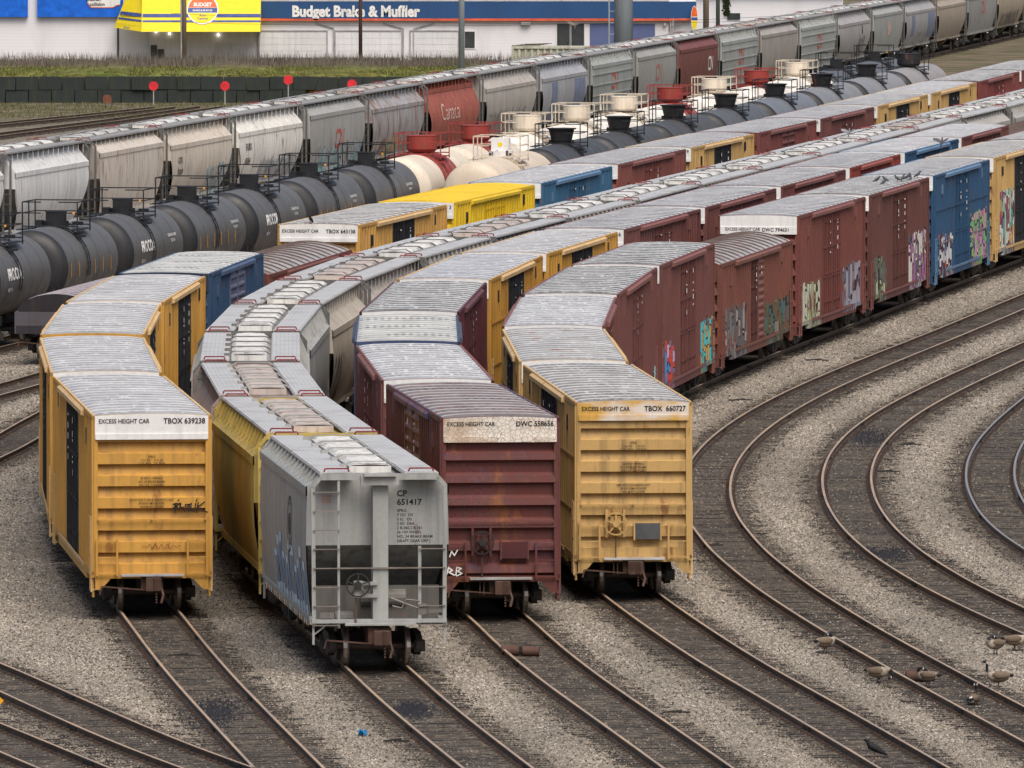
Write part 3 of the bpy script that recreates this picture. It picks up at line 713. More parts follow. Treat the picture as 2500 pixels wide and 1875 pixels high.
def gusset_fn(L, wx, we, ze, thin, s):
    h = L / 2 - .3
    def fn(b):
        n = 15
        for k in range(n + 1):
            y = -h + 2 * h * k / n
            if 1:
                if thin:
                    b.bar((s * 1.28, y, 4.72), (s * 1.28, y, 4.56 - (4.56 - ze) * (1.28 - wx) / (we - wx)), .025)
                else: b.prism([(wx, 4.56), (1.30, 4.72), (we - .02, ze + .02), (1.2, 4.5)], lambda a, c: (s * a, y - .02, c), lambda a, c: (s * a, y + .02, c))
    return fn
def hatch_fn(y0, y1, style):
    def fn(b):
        xa, xb = -.50, .44
        b.box(xa, xb, y0, y1, 4.60, 4.76)
        n = max(2, round((y1 - y0) / .75)) if style == 'white' else max(2, round((y1 - y0) / 1.1)); p = (y1 - y0 - .1) / n
        for k in range(n):
            a = y0 + .05 + p * k; rows = []
            for f, up in ((.03, .02), (.12, .055), (.3, .075), (.5, .08), (.7, .075), (.88, .055), (.97, .02)):
                e = up * (1 if style == 'white' else .6)
                rows.append([(xa + .02, a + p * f, 4.76), (xa + .1, a + p * f, 4.765 + e), ((xa + xb) / 2, a + p * f, 4.78 + e * 1.15), (xb - .1, a + p * f, 4.765 + e), (xb - .02, a + p * f, 4.76)])
            b.grid(rows)
        for y in (y0 + .08, y1 - .08):
            b.bar((xa - .1, y, 4.78), (xa + .05, y, 4.875), .035, None, 1); b.bar((xa + .05, y, 4.875), (xb - .05, y, 4.875), .035, .022, 1); b.bar((xb - .05, y, 4.875), (xb + .1, y, 4.78), .035, None, 1)
            b.box(xa - .2, xa - .06, y - .06, y + .06, 4.62, 4.82, 1)
    return fn
HP = dict(cp=(1.22, 4.40, 1.56, .05, 2.95, .25, 1.44), med=(1.1, 4.12, 1.56, .05, 2.9, 1.2, 1.30), cyl=(.98, 3.86, 1.55, .09, 3.1, 1.7, 1.10), can=(.62, 4.3, 1.15, .42, 3.1, 1.6, 1.10))
M['grate2'] = paint((.27, .27, .265), .4, .1, name='dull_grating'); M['framegrey'] = paint((.13, .13, .125), .4, .1, name='frame_grey'); M['rungs'] = plain('worn_rungs', (.17, .15, .13), .6)
M['hatbar'] = plain('hatch_bar', (.14, .135, .13), .7)
hat_w = paint((.62, .62, .60), .5, .05, name='white_hatch'); hat_b = paint((.48, .42, .38), .45, .3, name='brownish_hatch'); hat_g = paint((.50, .50, .48), .35, .1, name='grey_hatch')
CNP = [((.95, .88), (.8, 1.0), (.2, 1.0), (0, .85), (0, .15), (.2, 0), (.8, 0), (1.0, .12)), ((1.0, .12), (1.0, 1.0)), ((1.0, 1.0), (1.75, 0)), ((1.75, 0), (1.75, 1.0))]
def cn_logo(s, y, z, hh, x, sxf=None):
    def fn(b):
        k = hh
        for st in CNP: b.ribbon([(y + a * k * 1.35, z + c * k * .85) for a, c in st], .19 * hh, (lambda a, c: (sxf(c) + .016, a, c)) if sxf else (lambda a, c: (x + .004, a, c)))
    return fn
def hopper(J0, J1, label, col, p='cyl', hat=None, front=False, hrib=False, graf=(), fx=None, near=False, dirt=.4, rust=.1, thin=True, group=None, seams=.95, dark_end=True, roofrust=0, cat='hopper car', name='hopper_car'):
    J0 = Vector(J0).to_2d(); J1 = Vector(J1).to_2d(); d = J1 - J0; ln = d.length; d.normalize()
    gap0 = 0 if front else .6
    L = round((ln - gap0 - .6) * 2) / 2; mid = J0 + d * (gap0 + L / 2)
    car = thing(name, label, cat, (mid.x, mid.y, 0), math.atan2(-d.x, d.y), group)
    P = HP[p]; h = L / 2; hb = h - .55
    pm = paint(col, dirt, rust, graf=graf, seams=0 if hrib else seams, name='hopper_paint'); pl = paint(col, dirt, 0, name='hopper_paint')
    part('body', car, pm, ('hb', L, p, hrib), hop_body(L, P, hrib), smooth=False)
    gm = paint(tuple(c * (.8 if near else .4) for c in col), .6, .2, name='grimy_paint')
    for s in (-1, 1): part('slope_sheet', car, gm, ('sl', L, p, s), slope_fn(L, P, s))
    part('outlet_gate', car, gm, ('og', L, p), slope_fn(L, P, 0))
    for s in (-1, 1): part('running_board', car, M['grate2'] if group == 'grain hoppers in the back row' else M['grate'], ('rb', L, s), walk_fn(L, *sorted((s * .58, s * 1.30))))
    for s in (-1, 1): part('board_bracket', car, pl, ('gs', L, p, thin, s), gusset_fn(L, P[0], P[2], P[1], thin, s))
    n = 4; hl = L * .73; hm = hat or hat_w; st = 'white' if hm is hat_w else 'flat'
    for k in range(n):
        y0 = -hl / 2 + hl * k / n; part('hatch_cover', car, [hm, M['gray_rail'] if near else M['hatbar']], ('hc', L, k, st), hatch_fn(y0 + .06, y0 + hl / n - .06, st))
    def beam(b, s):
        if 1:
            b.box(-1.32, 1.32, *sorted((s * (h - .12), s * (h - .02))), 4.56, 4.71)
            for x in (-1, 1):
                b.bar((x * 1.30, s * (h - .07), 4.62), (x * 1.47, s * (h - .07), 4.40), .1, .08); b.bar((x * 1.47, s * (h - .07), 4.42), (x * 1.45, s * (h - .07), 1.05), .085, .08)
                b.bar((x * .9, s * (h - .07), 4.58), (x * .9, s * (h - .07), .98), .055, .06) if x < 0 else b.bar((x * .9, s * (h - .07), 2.95), (x * .9, s * (h - .07), .98), .07, .06)
            b.box(-1.5, 1.5, *sorted((s * (h - .2), s * (h + .01))), 1.10, 1.19)
            b.box(-.14, .2, *sorted((s * hb, s * (h - .04))), 1.05, 4.6)
            for x in (-1, 1): b.bar((x * 1.46, s * (h - .1), 1.1), (x * 1.46, s * (h - .1), .58), .05); b.bar((x * 1.12, s * (h - .1), 1.1), (x * 1.45, s * (h - .1), .82), .035)
    for s in (-1, 1): part('end_frame', car, pl if near else M['framegrey'], ('bm', L, s), lambda b: beam(b, s))
    def rungs(b, s):
        if 1:
            for k in range(8): z = 1.05 + k * .46; b.bar((-1.47, s * h, z), (-.88, s * h, z), .026)
            for k in range(5): z = 1.05 + k * .46; b.bar((.88, s * h, z), (1.47, s * h, z), .026)
            b.bar((-.88, s * h, 2.43), (.88, s * h, 2.43), .035)
    for s in (-1, 1): part('end_ladder', car, M['rungs'] if near else M['framegrey'], ('rg', L, s), lambda b: rungs(b, s))
    def hoops(b, s, xx):
        if 1:
            for x0, x1 in ((xx, xx + .56),):
                y = s * (h - .16); b.path([(x0, y, 4.75), (x0 + .03, y, 4.83), (x1 - .03, y, 4.83), (x1, y, 4.75)], .035)
    for s in (-1, 1):
        for xx in (-1.22, .66): part('roof_grab_iron', car, M['rail_red'], ('hp', L, s, xx), lambda b: hoops(b, s, xx))
    for s in (-1, 1): truck(car, s * (h - 1.95), near)
    if near or front: coupler(car, h, -1); coupler(car, h, 1)
    if fx: fx(car, h, P)
    for o in car.children:              # a hopper is 3.2 m wide, its trucks keep the gauge
        if o.name.split('.')[0] not in ('truck', 'coupler', 'brake_housing'): o.scale.x = 1.09
    return car
def sx_at(p, z): return hop_geo(14, *HP[p])[1](z)
def hop_text(rows, mat, p, name='side_lettering'):
    def fx(car, h, P):
        def f(b):
            for t, sz, y, z, bo in rows:
                b.text(t, sz, lambda a, c: (sx_at(p, c) + .02, a, c), y * h, z, 0, bo, 1.6 if t == 'Canada' else 1.25)
        part(name, car, mat, None, f)
    return fx
def hop_cn(y, z, hh, p, mat):
    def fx(car, h, P):
        x = max(sx_at(p, z + hh * q) for q in (0, .5, 1)) + .012
        part('railway_logo', car, mat, ('cn', y, z, hh, p, round(h, 1)), cn_logo(1, y * h, z, hh, x, lambda c: sx_at(p, c)))
    return fx
def hop_stripe(rects, mat, p):
    def fx(car, h, P):
        def f(b):
            for y0, y1, z0, z1 in rects:
                n = 8; rows = []
                for k in range(n + 1):
                    z = z0 + (z1 - z0) * k / n; x = sx_at(p, z) + .012; rows.append([(x, y0 * h, z), (x, y1 * h, z)])
                b.grid(rows, 0, True)
        part('painted_stripe', car, mat, None, f)
    return fx
# ---- train 3: hoppers between the boxcars
g3 = 'covered hoppers of the train led by the grey lettered hopper'
def cpfx(car, h, P):
    y = -h
    def tx(b):
        F = FR(-h + .545)
        for t, sz, z, bo in (('CP', .20, 4.03, .022), ('651417', .20, 3.82, .022), ('SPRG', .10, 3.65, .010), ('7 OC  D5', .095, 3.545, .010), ('5 IC   D5', .095, 3.44, .010), ('2 IIC  D6A', .095, 3.335, .010),
                             ('2 B-360,2 B-361', .095, 3.23, .010), ('36 1W WHEEL', .095, 3.125, .010), ('NO. 24 BRAKE BEAM', .095, 3.02, .010), ('DRAFT GEAR GRP J', .095, 2.97 - .055, .010)):
            b.text(t, sz, F, .44, z + .10, 0, bo, .92)
    part('end_lettering', car, M['letter_b'], None, tx)
    def tr(b):
        for k, t in enumerate(('CAUTION', 'NO SIDE', 'LADDER')): b.text(t, .06, FR(-h + .545), -1.14, 4.12 - .07 * k, 0, .006, .9, 'CENTER')
    part('caution_lettering', car, M['letter_r'], None, tr)
    bw = part('brake_housing', car, M['gray_rail'], ('cbh', h), lambda b: (b.box(-.6, -.05, y - .04, y + .05, 2.02, 2.10), b.box(-.6, -.05, y - .04, y + .05, 1.72, 1.80), b.box(-.62, -.40, y - .08, y + .1, 1.72, 2.12)))
    part('brake_wheel', bw, M['dark'], ('cbw', h), brakewheel_fn(-.53, 2.03, .28, y - .14))
    part('brake_chain', car, M['rustc'], ('cbc', h), lambda b: [b.box(-.55, -.51, y - .06, y - .02, 1.68 - k * .06, 1.72 - k * .06) for k in range(11)])
    def plat(b):
        b.box(-.78, .80, y - .30, y - .04, 1.06, 1.11)
    def plat2(b):
        b.box(-.42, .42, y - .16, y - .02, 4.44, 4.68); b.box(-.36, .36, y - .28, y - .02, 4.66, 4.72)
    part('crossover_platform', car, M['gray_rail'], ('cpl', h), plat)
    part('roof_step', car, M['gray_rail'], ('cpl2', h), plat2)
    def air(b):
        b.cyl((.15, y + .9, 1.65), (1, 0, 0), .22, 1.0, 16); b.cyl((-.75, y + .5, 1.2), (1, 0, 0), .16, .4, 12)
        b.tube([(.25, y + .1, 1.7), (.6, y + .05, 1.55), (.85, y + .05, 1.45), (1.1, y + .05, 1.5)], .03, 6); b.tube([(.3, y + .1, 1.5), (.5, y + .05, 1.45), (.6, y + .05, 1.66), (.9, y + .05, 1.62)], .025, 6)
        b.box(.85, 1.05, y + .03, y + .2, 1.3, 1.55); b.box(-1.32, -1.0, y + .04, y + .06, 1.22, 1.36); b.box(1.1, 1.4, y + .04, y + .06, 1.34, 1.46)
    part('air_brake_gear', car, paint((.16, .155, .14), .5, .2, name='grimy_paint'), ('cair', h), air)
    part('shear_plate', car, paint((.13, .125, .115), .6, .25, name='grimy_paint'), ('cshear', h), lambda b: (b.box(-1.4, 1.4, y + .85, y + .9, 1.08, 1.95), b.box(-1.42, 1.42, y + .2, y + 2.5, 1.05, 1.1)))
    def emb(b):
        for s in (-1, 1):
            xx = lambda z: s * (sx_at('cp', z) + .014)
            el = lambda r1, r2, m: b.grid([[(xx(3.15 + r * math.sin(a) * 1.0), s * 0 + -2.2 + r * .95 * math.cos(a), 3.15 + r * math.sin(a)) for a in [2 * math.pi * k / 28 for k in range(29)]] for r in (r1, r2)], m, s > 0)
            el(.62, .70, 0); el(.50, .53, 0); el(.0, .28, 0)
            for k in range(7): z = 2.6 + .03 * k; b.poly([(xx(z), -2.35, z), (xx(z), -2.05, z), (xx(z), -2.05, z + .015), (xx(z), -2.35, z + .015)])
    part('round_emblem', car, plain('emblem_dark', (.07, .05, .05), .7), ('emb', h), emb)
    def chev(b):
        for s in (-1, 1):
            for k in range(26):
                yy = -h + .8 + k * .5; b.poly([(s * 1.515, yy, .97), (s * 1.515, yy + .25, .97), (s * 1.515, yy + .25, 1.10), (s * 1.515, yy, 1.10)], k % 3)
    part('reflective_stripe', car, [M['orange'], M['white'], M['white']], ('chev', h), chev)
def left_graf(car, h, P):
    def f(b):
        r = random.Random(5)
        for k in range(11):
            y = -h + 1.1 + k * .85; z0, z1 = 1.22, 2.5 + .3 * math.sin(k * 1.7); q = .62
            rows = []
            for i in range(7):
                z = z0 + (z1 - z0) * i / 6; x = -(sx_at('cp', z) + .012); rows.append([(x, y + .10 * math.sin(i * 1.3 + k), z), (x, y + q + .12 * math.sin(i * 1.1 + k * 2), z)])
            b.grid(rows, 0, False)
            rows2 = [[(p[0] - .004, p[1] + .13, p[2]), (q2[0] - .004, q2[1] - .15, q2[2])] for p, q2 in rows[1:-1]]
            b.grid(rows2, 1 + k % 2, False)
    part('side_graffiti', car, [plain('pale_blue_paint', (.52, .66, .76), .6), plain('blue_paint', (.05, .15, .34), .6), plain('dark_violet_paint', (.07, .05, .06), .6)], None, f)
HGR = (.32, .33, .32)
def both2(*fs):
    def fx(car, h, P):
        for f in fs: f(car, h, P)
    return fx
hopper(T3J[0], T3J[1], 'grey covered hopper with large number and ladder on its end, leading its train', HGR, 'cp', front=True, near=True, fx=both2(cpfx, left_graf), thin=False, group=g3, dirt=.3, rust=.03)
hopper(T3J[1], T3J[2], 'yellow covered hopper with brownish hatches behind the grey lettered one', (.50, .37, .10), 'med', hat_b, near=True, group=g3, dirt=.5, thin=False, rust=.12)
hopper(T3J[2], T3J[3], 'rusty pinkish brown covered hopper behind the yellow one', (.30, .23, .21), 'cyl', hat_b, near=True, group=g3, dirt=.5, rust=.5)
hopper(T3J[3], T3J[4], 'light grey covered hopper with white hatches in the bend, nearer of two alike', (.40, .40, .39), 'med', hat_w, thin=False, group=g3, rust=.02)
hopper(T3J[4], T3J[5], 'light grey covered hopper with white hatches in the bend, further of two alike', (.40, .41, .40), 'med', hat_w, thin=False, group=g3, rust=.02)
hopper(T3J[5], T3J[6], 'cream covered hopper with smooth white trough hatch and black graffiti', (.50, .45, .38), 'cyl', hat_w, group=g3, rust=.1, graf=(G(-6.5, -2, 1.2, 2.9, [(.05, .05, .05), (.5, .45, .38)], 3),))
hopper(T3J[6], T3J[7], 'covered hopper with rusty brown walkways and brownish hatches', (.46, .42, .38), 'cyl', hat_b, group=g3, rust=.4)
ords = ['first', 'second', 'third', 'fourth', 'fifth', 'sixth', 'seventh', 'eighth', 'ninth', 'tenth', 'eleventh', 'twelfth', 'thirteenth', 'fourteenth', 'fifteenth', 'sixteenth']
for i in range(7, len(T3J) - 1):
    hm = (hat_w, hat_b, hat_w, hat_w, hat_w, hat_w, hat_w, hat_w, hat_b, hat_w, hat_w, hat_w)[i - 7]
    cc = ((.33, .34, .34), (.42, .40, .37), (.36, .36, .35), (.34, .35, .35), (.40, .39, .37))[i % 5] if i < 17 else ((.40, .40, .38), (.50, .47, .38))[i - 17]
    hopper(T3J[i], T3J[i + 1], f"grey covered hopper with {'brownish' if hm is hat_b else 'white'} hatches, {ords[i - 6 - 1]} beyond the rusty brown hatched one", cc, 'med' if i % 3 else 'cp', hm, thin=i % 2 == 0, group=g3)

# ---- train 6: grain hoppers at the back
g6 = 'grain hoppers in the back row'
red_l = plain('faded_red_logo', (.48, .09, .06), .6); wht_l = M['letter_w']; drk = M['letter_db']
gblue = plain('faded_blue_stripe', (.17, .20, .28), .6)
DRKG = [(.10, .10, .10), (.3, .28, .26)]
S6 = [
 ('silvery white grain hopper at the left edge, mostly out of the picture', (.52, .52, .52), 'cyl', None, {}),
 ('silvery white grain hopper cut by the left edge', (.66, .66, .65), 'cyl', None, {}),
 ('silvery white grain hopper with a plain side, second from the left edge', (.66, .67, .67), 'cyl', None, {}),
 ('tan white grain hopper with orange rust stains, third in the back row', (.62, .56, .49), 'med', None, dict(rust=.45)),
 ('cream grain hopper with four letter mark and pale graffiti, fourth in the back row', (.62, .555, .47), 'cyl', hop_text([('GTX', .42, -.72, 2.9, .02), ('702589', .36, -.72, 2.35, .02)], drk, 'cyl'), dict(rust=.3, graf=(G(1.5, 7.5, 1.0, 2.4, [(.5, .55, .56), (.2, .42, .46), (.5, .45, .4)], 3),))),
 ('white grain hopper with rust streaked roof and large grey lettering', (.78, .76, .70), 'cyl', hop_text([('FURX', .5, -.75, 2.9, .02), ('85364', .45, -.75, 2.2, .02)], drk, 'cyl'), dict(rust=.4, graf=(G(-3, 8.5, 1.0, 2.2, [(.42, .44, .46), (.45, .46, .48)], 9),))),
 ('grey grain hopper with red logo and turquoise graffiti', (.36, .36, .345), 'med', hop_cn(-.05, 2.2, 1.0, 'med', red_l), dict(graf=(G(-7, 8.5, 1.0, 2.3, [(.45, .3, .36), (.15, .4, .42), (.5, .5, .5), (.2, .08, .1)], 5),))),
 ('grey grain hopper with brown rusted roof, left of the red one', (.36, .36, .37), 'cyl', None, dict(rust=.75, graf=(G(-8, 8, 1.0, 2.0, [(.5, .35, .05), (.5, .5, .5), (.2, .1, .1)], 6),))),
 ('red rounded grain hopper with faded white word Canada', (.40, .105, .07), 'can', hop_text([('Canada', 1.35, -.5, 2.5, .0)], plain('faded_white_letters', (.55, .38, .33), .7), 'can'), dict(rust=.1, dirt=.75, seams=0)),
 ('tan grain hopper with pinkish roof right of the red one', (.44, .41, .37), 'cyl', None, dict(rust=.2, graf=(G(-8, 6, 1.0, 2.3, [(.12, .11, .10), (.4, .37, .33), (.25, .22, .2)], 7),))),
 ('bluish grey grain hopper with two vertical blue stripes', (.38, .39, .41), 'cyl', hop_stripe([(-.55, -.3, 1.2, 3.5), (.4, .85, 1.2, 3.5)], gblue, 'cyl'), dict(graf=(G(-2, 3, 1.0, 1.9, DRKG, 8),))),
 ('greenish grey grain hopper with horizontal ribs and red logo, nearest of three such', (.35, .37, .36), 'med', hop_cn(-.05, 2.5, 1.0, 'med', red_l), dict(hrib=True)),
 ('grey grain hopper with faint red logo, left of the maroon one', (.34, .34, .325), 'med', hop_cn(-.05, 2.5, 1.0, 'med', plain('faint_red_logo', (.40, .16, .12), .7)), {}),
 ('maroon grain hopper with white logo', (.19, .062, .055), 'med', hop_cn(.45, 2.5, .9, 'med', wht_l), dict(graf=(G(0, 5, 1.0, 1.8, [(.3, .4, .45), (.19, .06, .05)], 4),))),
 ('greenish grey grain hopper with horizontal ribs and red logo, right of the maroon one', (.36, .38, .37), 'med', hop_cn(-.05, 2.5, 1.0, 'med', red_l), dict(hrib=True)),
 ('plain tan grain hopper between two ribbed grey ones', (.37, .345, .32), 'med', None, dict(graf=(G(-6, 4, 1.0, 1.8, [(.28, .33, .22), (.37, .35, .32)], 5),))),
 ('greenish grey grain hopper with horizontal ribs and red logo, farthest of three such', (.37, .39, .38), 'med', hop_cn(-.05, 2.5, 1.0, 'med', red_l), dict(hrib=True)),
 ('light grey grain hopper with black lettering and scrawled arcs', (.38, .37, .37), 'cyl', hop_text([('B', .9, .4, 2.9, .03)], drk, 'cyl'), dict(graf=(G(2, 7, 1.2, 2.6, [(.12, .12, .13), (.38, .37, .37)], 2),))),
 ('grey grain hopper with small tan and red emblem', (.35, .36, .35), 'med', hop_stripe([(-.05, .12, 2.4, 3.4)], plain('tan_emblem', (.5, .36, .28), .7), 'med'), {}),
 ('grey grain hopper with blue stripe and white graffiti at right', (.36, .36, .37), 'cyl', hop_stripe([(-.6, -.4, 1.9, 3.5), (.45, .9, 1.6, 3.5)], gblue, 'cyl'), dict(graf=(G(-3, 5, 1.0, 2.1, [(.5, .48, .46), (.36, .36, .37)], 1),))),
 ('dusty tan grain hopper with faded letters near the right edge', (.38, .32, .26), 'cyl', None, {}),
 ('bluish grey grain hopper with red logo near the right edge', (.31, .31, .31), 'med', hop_cn(-.05, 2.7, 1.0, 'med', red_l), {}),
 ('dusty tan grain hopper with dark graffiti at the right edge', (.40, .34, .26), 'cyl', None, dict(graf=(G(-8, 7, 1.0, 2.2, [(.12, .10, .10), (.3, .26, .22)], 6),))),
 ('tan grain hopper leaving the picture at the top right corner', (.38, .33, .27), 'cyl', None, {}),
]
for i, (lab, cc, p, fx, kw) in enumerate(S6):
    hopper(T6J[i], T6J[i + 1], lab, cc, p, (hat_w, hat_w, hat_w, hat_g, hat_w, hat_w, hat_g, hat_b)[i % 8], fx=fx, group=g6, thin=not kw.get('hrib'), **kw)

# ------------------------------------------------------------------ tank cars
def tank_fn(L, r=1.50, zc=2.56, band=None):
    h = L / 2
    def fn(b):
        n = 40; prof = []
        for k in range(7):
            a = math.pi / 2 * k / 6; prof.append((-h + .75 * (1 - math.sin(a)), max(.02, r * math.cos(a) ** .9 if k < 6 else .02)))
        prof = prof[::-1]; prof = [(-h, .02)] + [(-h + .50 * (1 - math.cos(math.pi / 2 * k / 6)), r * math.sin(math.pi / 2 * k / 6) ** .5) for k in range(1, 7)]
        full = prof + [(-2.2, r), (2.2, r)] + [(-y, q) for y, q in prof[::-1]]
        rows = [[(q * math.cos(2 * math.pi * k / n), y, zc + q * math.sin(2 * math.pi * k / n)) for k in range(n)] for y, q in full]
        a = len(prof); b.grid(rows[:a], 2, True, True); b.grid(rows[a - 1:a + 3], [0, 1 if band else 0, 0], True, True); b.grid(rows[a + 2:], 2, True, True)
        for y in (-h * .62, -h * .2, h * .2, h * .62):       # weld rings
            b.grid([[((r + .008) * math.cos(2 * math.pi * k / n), y + dy, zc + (r + .008) * math.sin(2 * math.pi * k / n)) for k in range(n)] for dy in (-.03, .03)], 0, True, True)
    return fn
def platform_fn(zt, w=1.1, l=1.2, top=.95):
    def fn(b):
        for x in (-w, w):
            for y in (-l, 0, l) if x < 0 else (-l, l):
                b.bar((x, y, zt - .25), (x, y, zt + top), .045)
            b.bar((x, -l, zt + top), (x, l, zt + top), .045); b.bar((x, -l, zt + top * .55), (x, l, zt + top * .55), .04)
        for y in (-l, l):
            for xx in ((-w, -.35), (.35, w)) if y < 0 else ((-w, w),):
                b.bar((xx[0], y, zt + top), (xx[1], y, zt + top), .045); b.bar((xx[0], y, zt + top * .55), (xx[1], y, zt + top * .55), .04)
        for y in (-l, l): b.box(-w, w, y - .14, y + .14, zt - .02, zt + .02); 
        for x in (-w, w): b.box(x - .25, x + .05, -l, l, zt - .16, zt - .12)
        b.box(w * .75, w + .25, -l - .1, -l + .5, zt - .42, zt - .34)
    return fn
def shell_ladder_fn(zc, r, y):
    def fn(b):
        for s in (-1, 1):
            for dy in (-.2, .2):
                b.path([(s * (r + .06) * math.cos(a), y + dy, zc + (r + .06) * math.sin(a)) for a in [R(80 - 12 * k) for k in range(9)]], .035)
            for k in range(8):
                a = R(76 - 12 * k); b.bar((s * (r + .08) * math.cos(a), y - .2, zc + (r + .08) * math.sin(a)), (s * (r + .08) * math.cos(a), y + .2, zc + (r + .08) * math.sin(a)), .03)
    return fn
def tank_car(pos, nxt, length, label, col, style='box', railcol=None, band=None, bonnet=None, word=None, group=None, marks=False, rust=0.0, dirt=.25):
    d = (Vector(nxt) - Vector(pos)).normalized()
    car = thing('tank_car', label, 'tank car', (pos[0], pos[1], 0), math.atan2(-d.x, d.y), group)
    L = round(length * 2) / 2; h = L / 2; r = 1.50; zc = 2.56; zt = zc + r
    tm = paint(col, dirt, rust, rough=.46, spec=.5, streak=(.4, 3, .35), dirtcol=(.10, .085, .075) if col[0] < .2 else (.45, .33, .22), name='tank_paint')
    bm = paint(band, .3, .1, name='tank_band_paint') if band else tm
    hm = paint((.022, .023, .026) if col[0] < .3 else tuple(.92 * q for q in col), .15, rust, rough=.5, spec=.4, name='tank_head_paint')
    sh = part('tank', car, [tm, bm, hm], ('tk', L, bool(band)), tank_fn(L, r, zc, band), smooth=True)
    rm = railcol or M['black']; bo = paint(bonnet, .3, .35, name='bonnet_paint') if bonnet else M['black']
    part('platform_railing', car, rm, ('pf', zt), platform_fn(zt))
    part('shell_ladder', car, rm, ('sld', L), shell_ladder_fn(zc, r, -1.1 + .0))
    if style == 'box':
        part('manway_box', car, bo, 'mb', lambda b: (b.box(-.36, .36, -.28, .26, zt + .14, zt + .54), b.box(-.38, .38, -.30, .28, zt + .52, zt + .56), b.cyl((0, 0, zt + .05), (0, 0, 1), .5, .25, 18), b.box(-.8, -.55, -.2, .2, zt - .02, zt + .2), b.box(.6, 1.0, .2, .4, zt, zt + .14)))
        part('reflective_patch', car, M['orange'], 'rp', lambda b: b.box(.95, 1.03, -1.375, -1.37, zt + .5, zt + .58))
    elif style == 'bonnet':
        part('bonnet', car, bo, 'bn', lambda b: b.tube([(0, 0, zt - .08), (0, 0, zt + .06), (0, 0, zt + .07), (0, 0, zt + .20), (0, 0, zt + .78), (0, 0, zt + .84), (0, 0, zt + .85)], [.42, .42, .62, .72, .72, .74, .70], 24))
    elif style == 'cone':
        part('bonnet', car, bo, 'cn', lambda b: (b.tube([(0, 0, zt - .05), (0, 0, zt + .08), (0, 0, zt + .12), (0, 0, zt + .66), (0, 0, zt + .67), (0, 0, zt + .73)], [.44, .46, .5, .62, .70, .72], 22), b.box(-.62, .62, -.1, .1, zt - .02, zt + .16)))
    else:
        part('valve_box', car, M['white'], 'vb', lambda b: (b.box(-.42, .42, -.25, .25, zt + .22, zt + .86), b.cyl((0, 0, zt + .1), (0, 0, 1), .55, .3, 18)))
        part('warning_dot', car, plain('yellow_dot', (.8, .6, .02), .5), 'wd', lambda b: b.cyl((0, -.256, zt + .55), (0, 1, 0), .11, .01, 16))
        part('valve_gear', car, M['rustc'], 'vg', lambda b: [b.box(-.5 + .16 * k, -.4 + .16 * k, -.45, -.3, zt + .05, zt + .15 + .06 * (k % 3)) for k in range(7)])
    if word:
        def tx(b):
            for t, sz, y, z, bo_ in word:
                vs, fs, x0, x1 = text_geo(t, bo_)
                def F(a, c, y=y):
                    a = a; dz = c - zc; ang = dz / r; return ((r + .02) * math.cos(ang), a, zc + (r + .02) * math.sin(ang))
                b.text(t, sz, F, y * h, z, 0, bo_, 1.0)
        part('tank_lettering', car, M['letter_w'] if col[0] < .3 else M['letter_b'], None, tx)
    if marks:
        part('reflective_marks', car, M['orange'], ('mk', L), lambda b: [b.box(1.51, 1.515, -h + 1.0 + k * 1.5, -h + 1.05 + k * 1.5, 2.2, 2.75) for k in range(int(L / 1.5) - 1)])
    def under(b):
        for s in (-1, 1):
            b.box(-.3, .3, *sorted((s * (h + .55), s * (h - 3))), .72, 1.12); b.box(-1.4, 1.4, s * (h - .9) - .25, s * (h - .9) + .25, .95, 1.3)
            b.path([(1.4, s * (h - .2), 1.2), (1.4, s * (h + .35), 1.2), (1.4, s * (h + .45), 1.9), (1.0, s * (h + .45), 2.1), (.4, s * (h + .4), 1.8)], .045)
    part('underframe', car, M['black'], ('uf', L), under)
    for s in (-1, 1): truck(car, s * (h - 1.3), False)
g5 = 'tank cars of the tank car row'
TBK = (.100, .099, .100); CRM = (.72, .64, .52); WHT = (.80, .76, .68); TRED = (.30, .05, .04)
rail_w = paint((.66, .58, .46), .3, .3, name='cream_rail'); rail_r = paint(TRED, .2, .2, name='red_rail')
PW = [('PROCOR', .62, -.62, 2.6, .03), ('PROX 4', .22, -.62, 2.15, .01)]
SW = [('SODIUM HYDROXIDE', .17, .38, 3.0, .006), ('SOLUTION', .17, .45, 2.78, .006)]
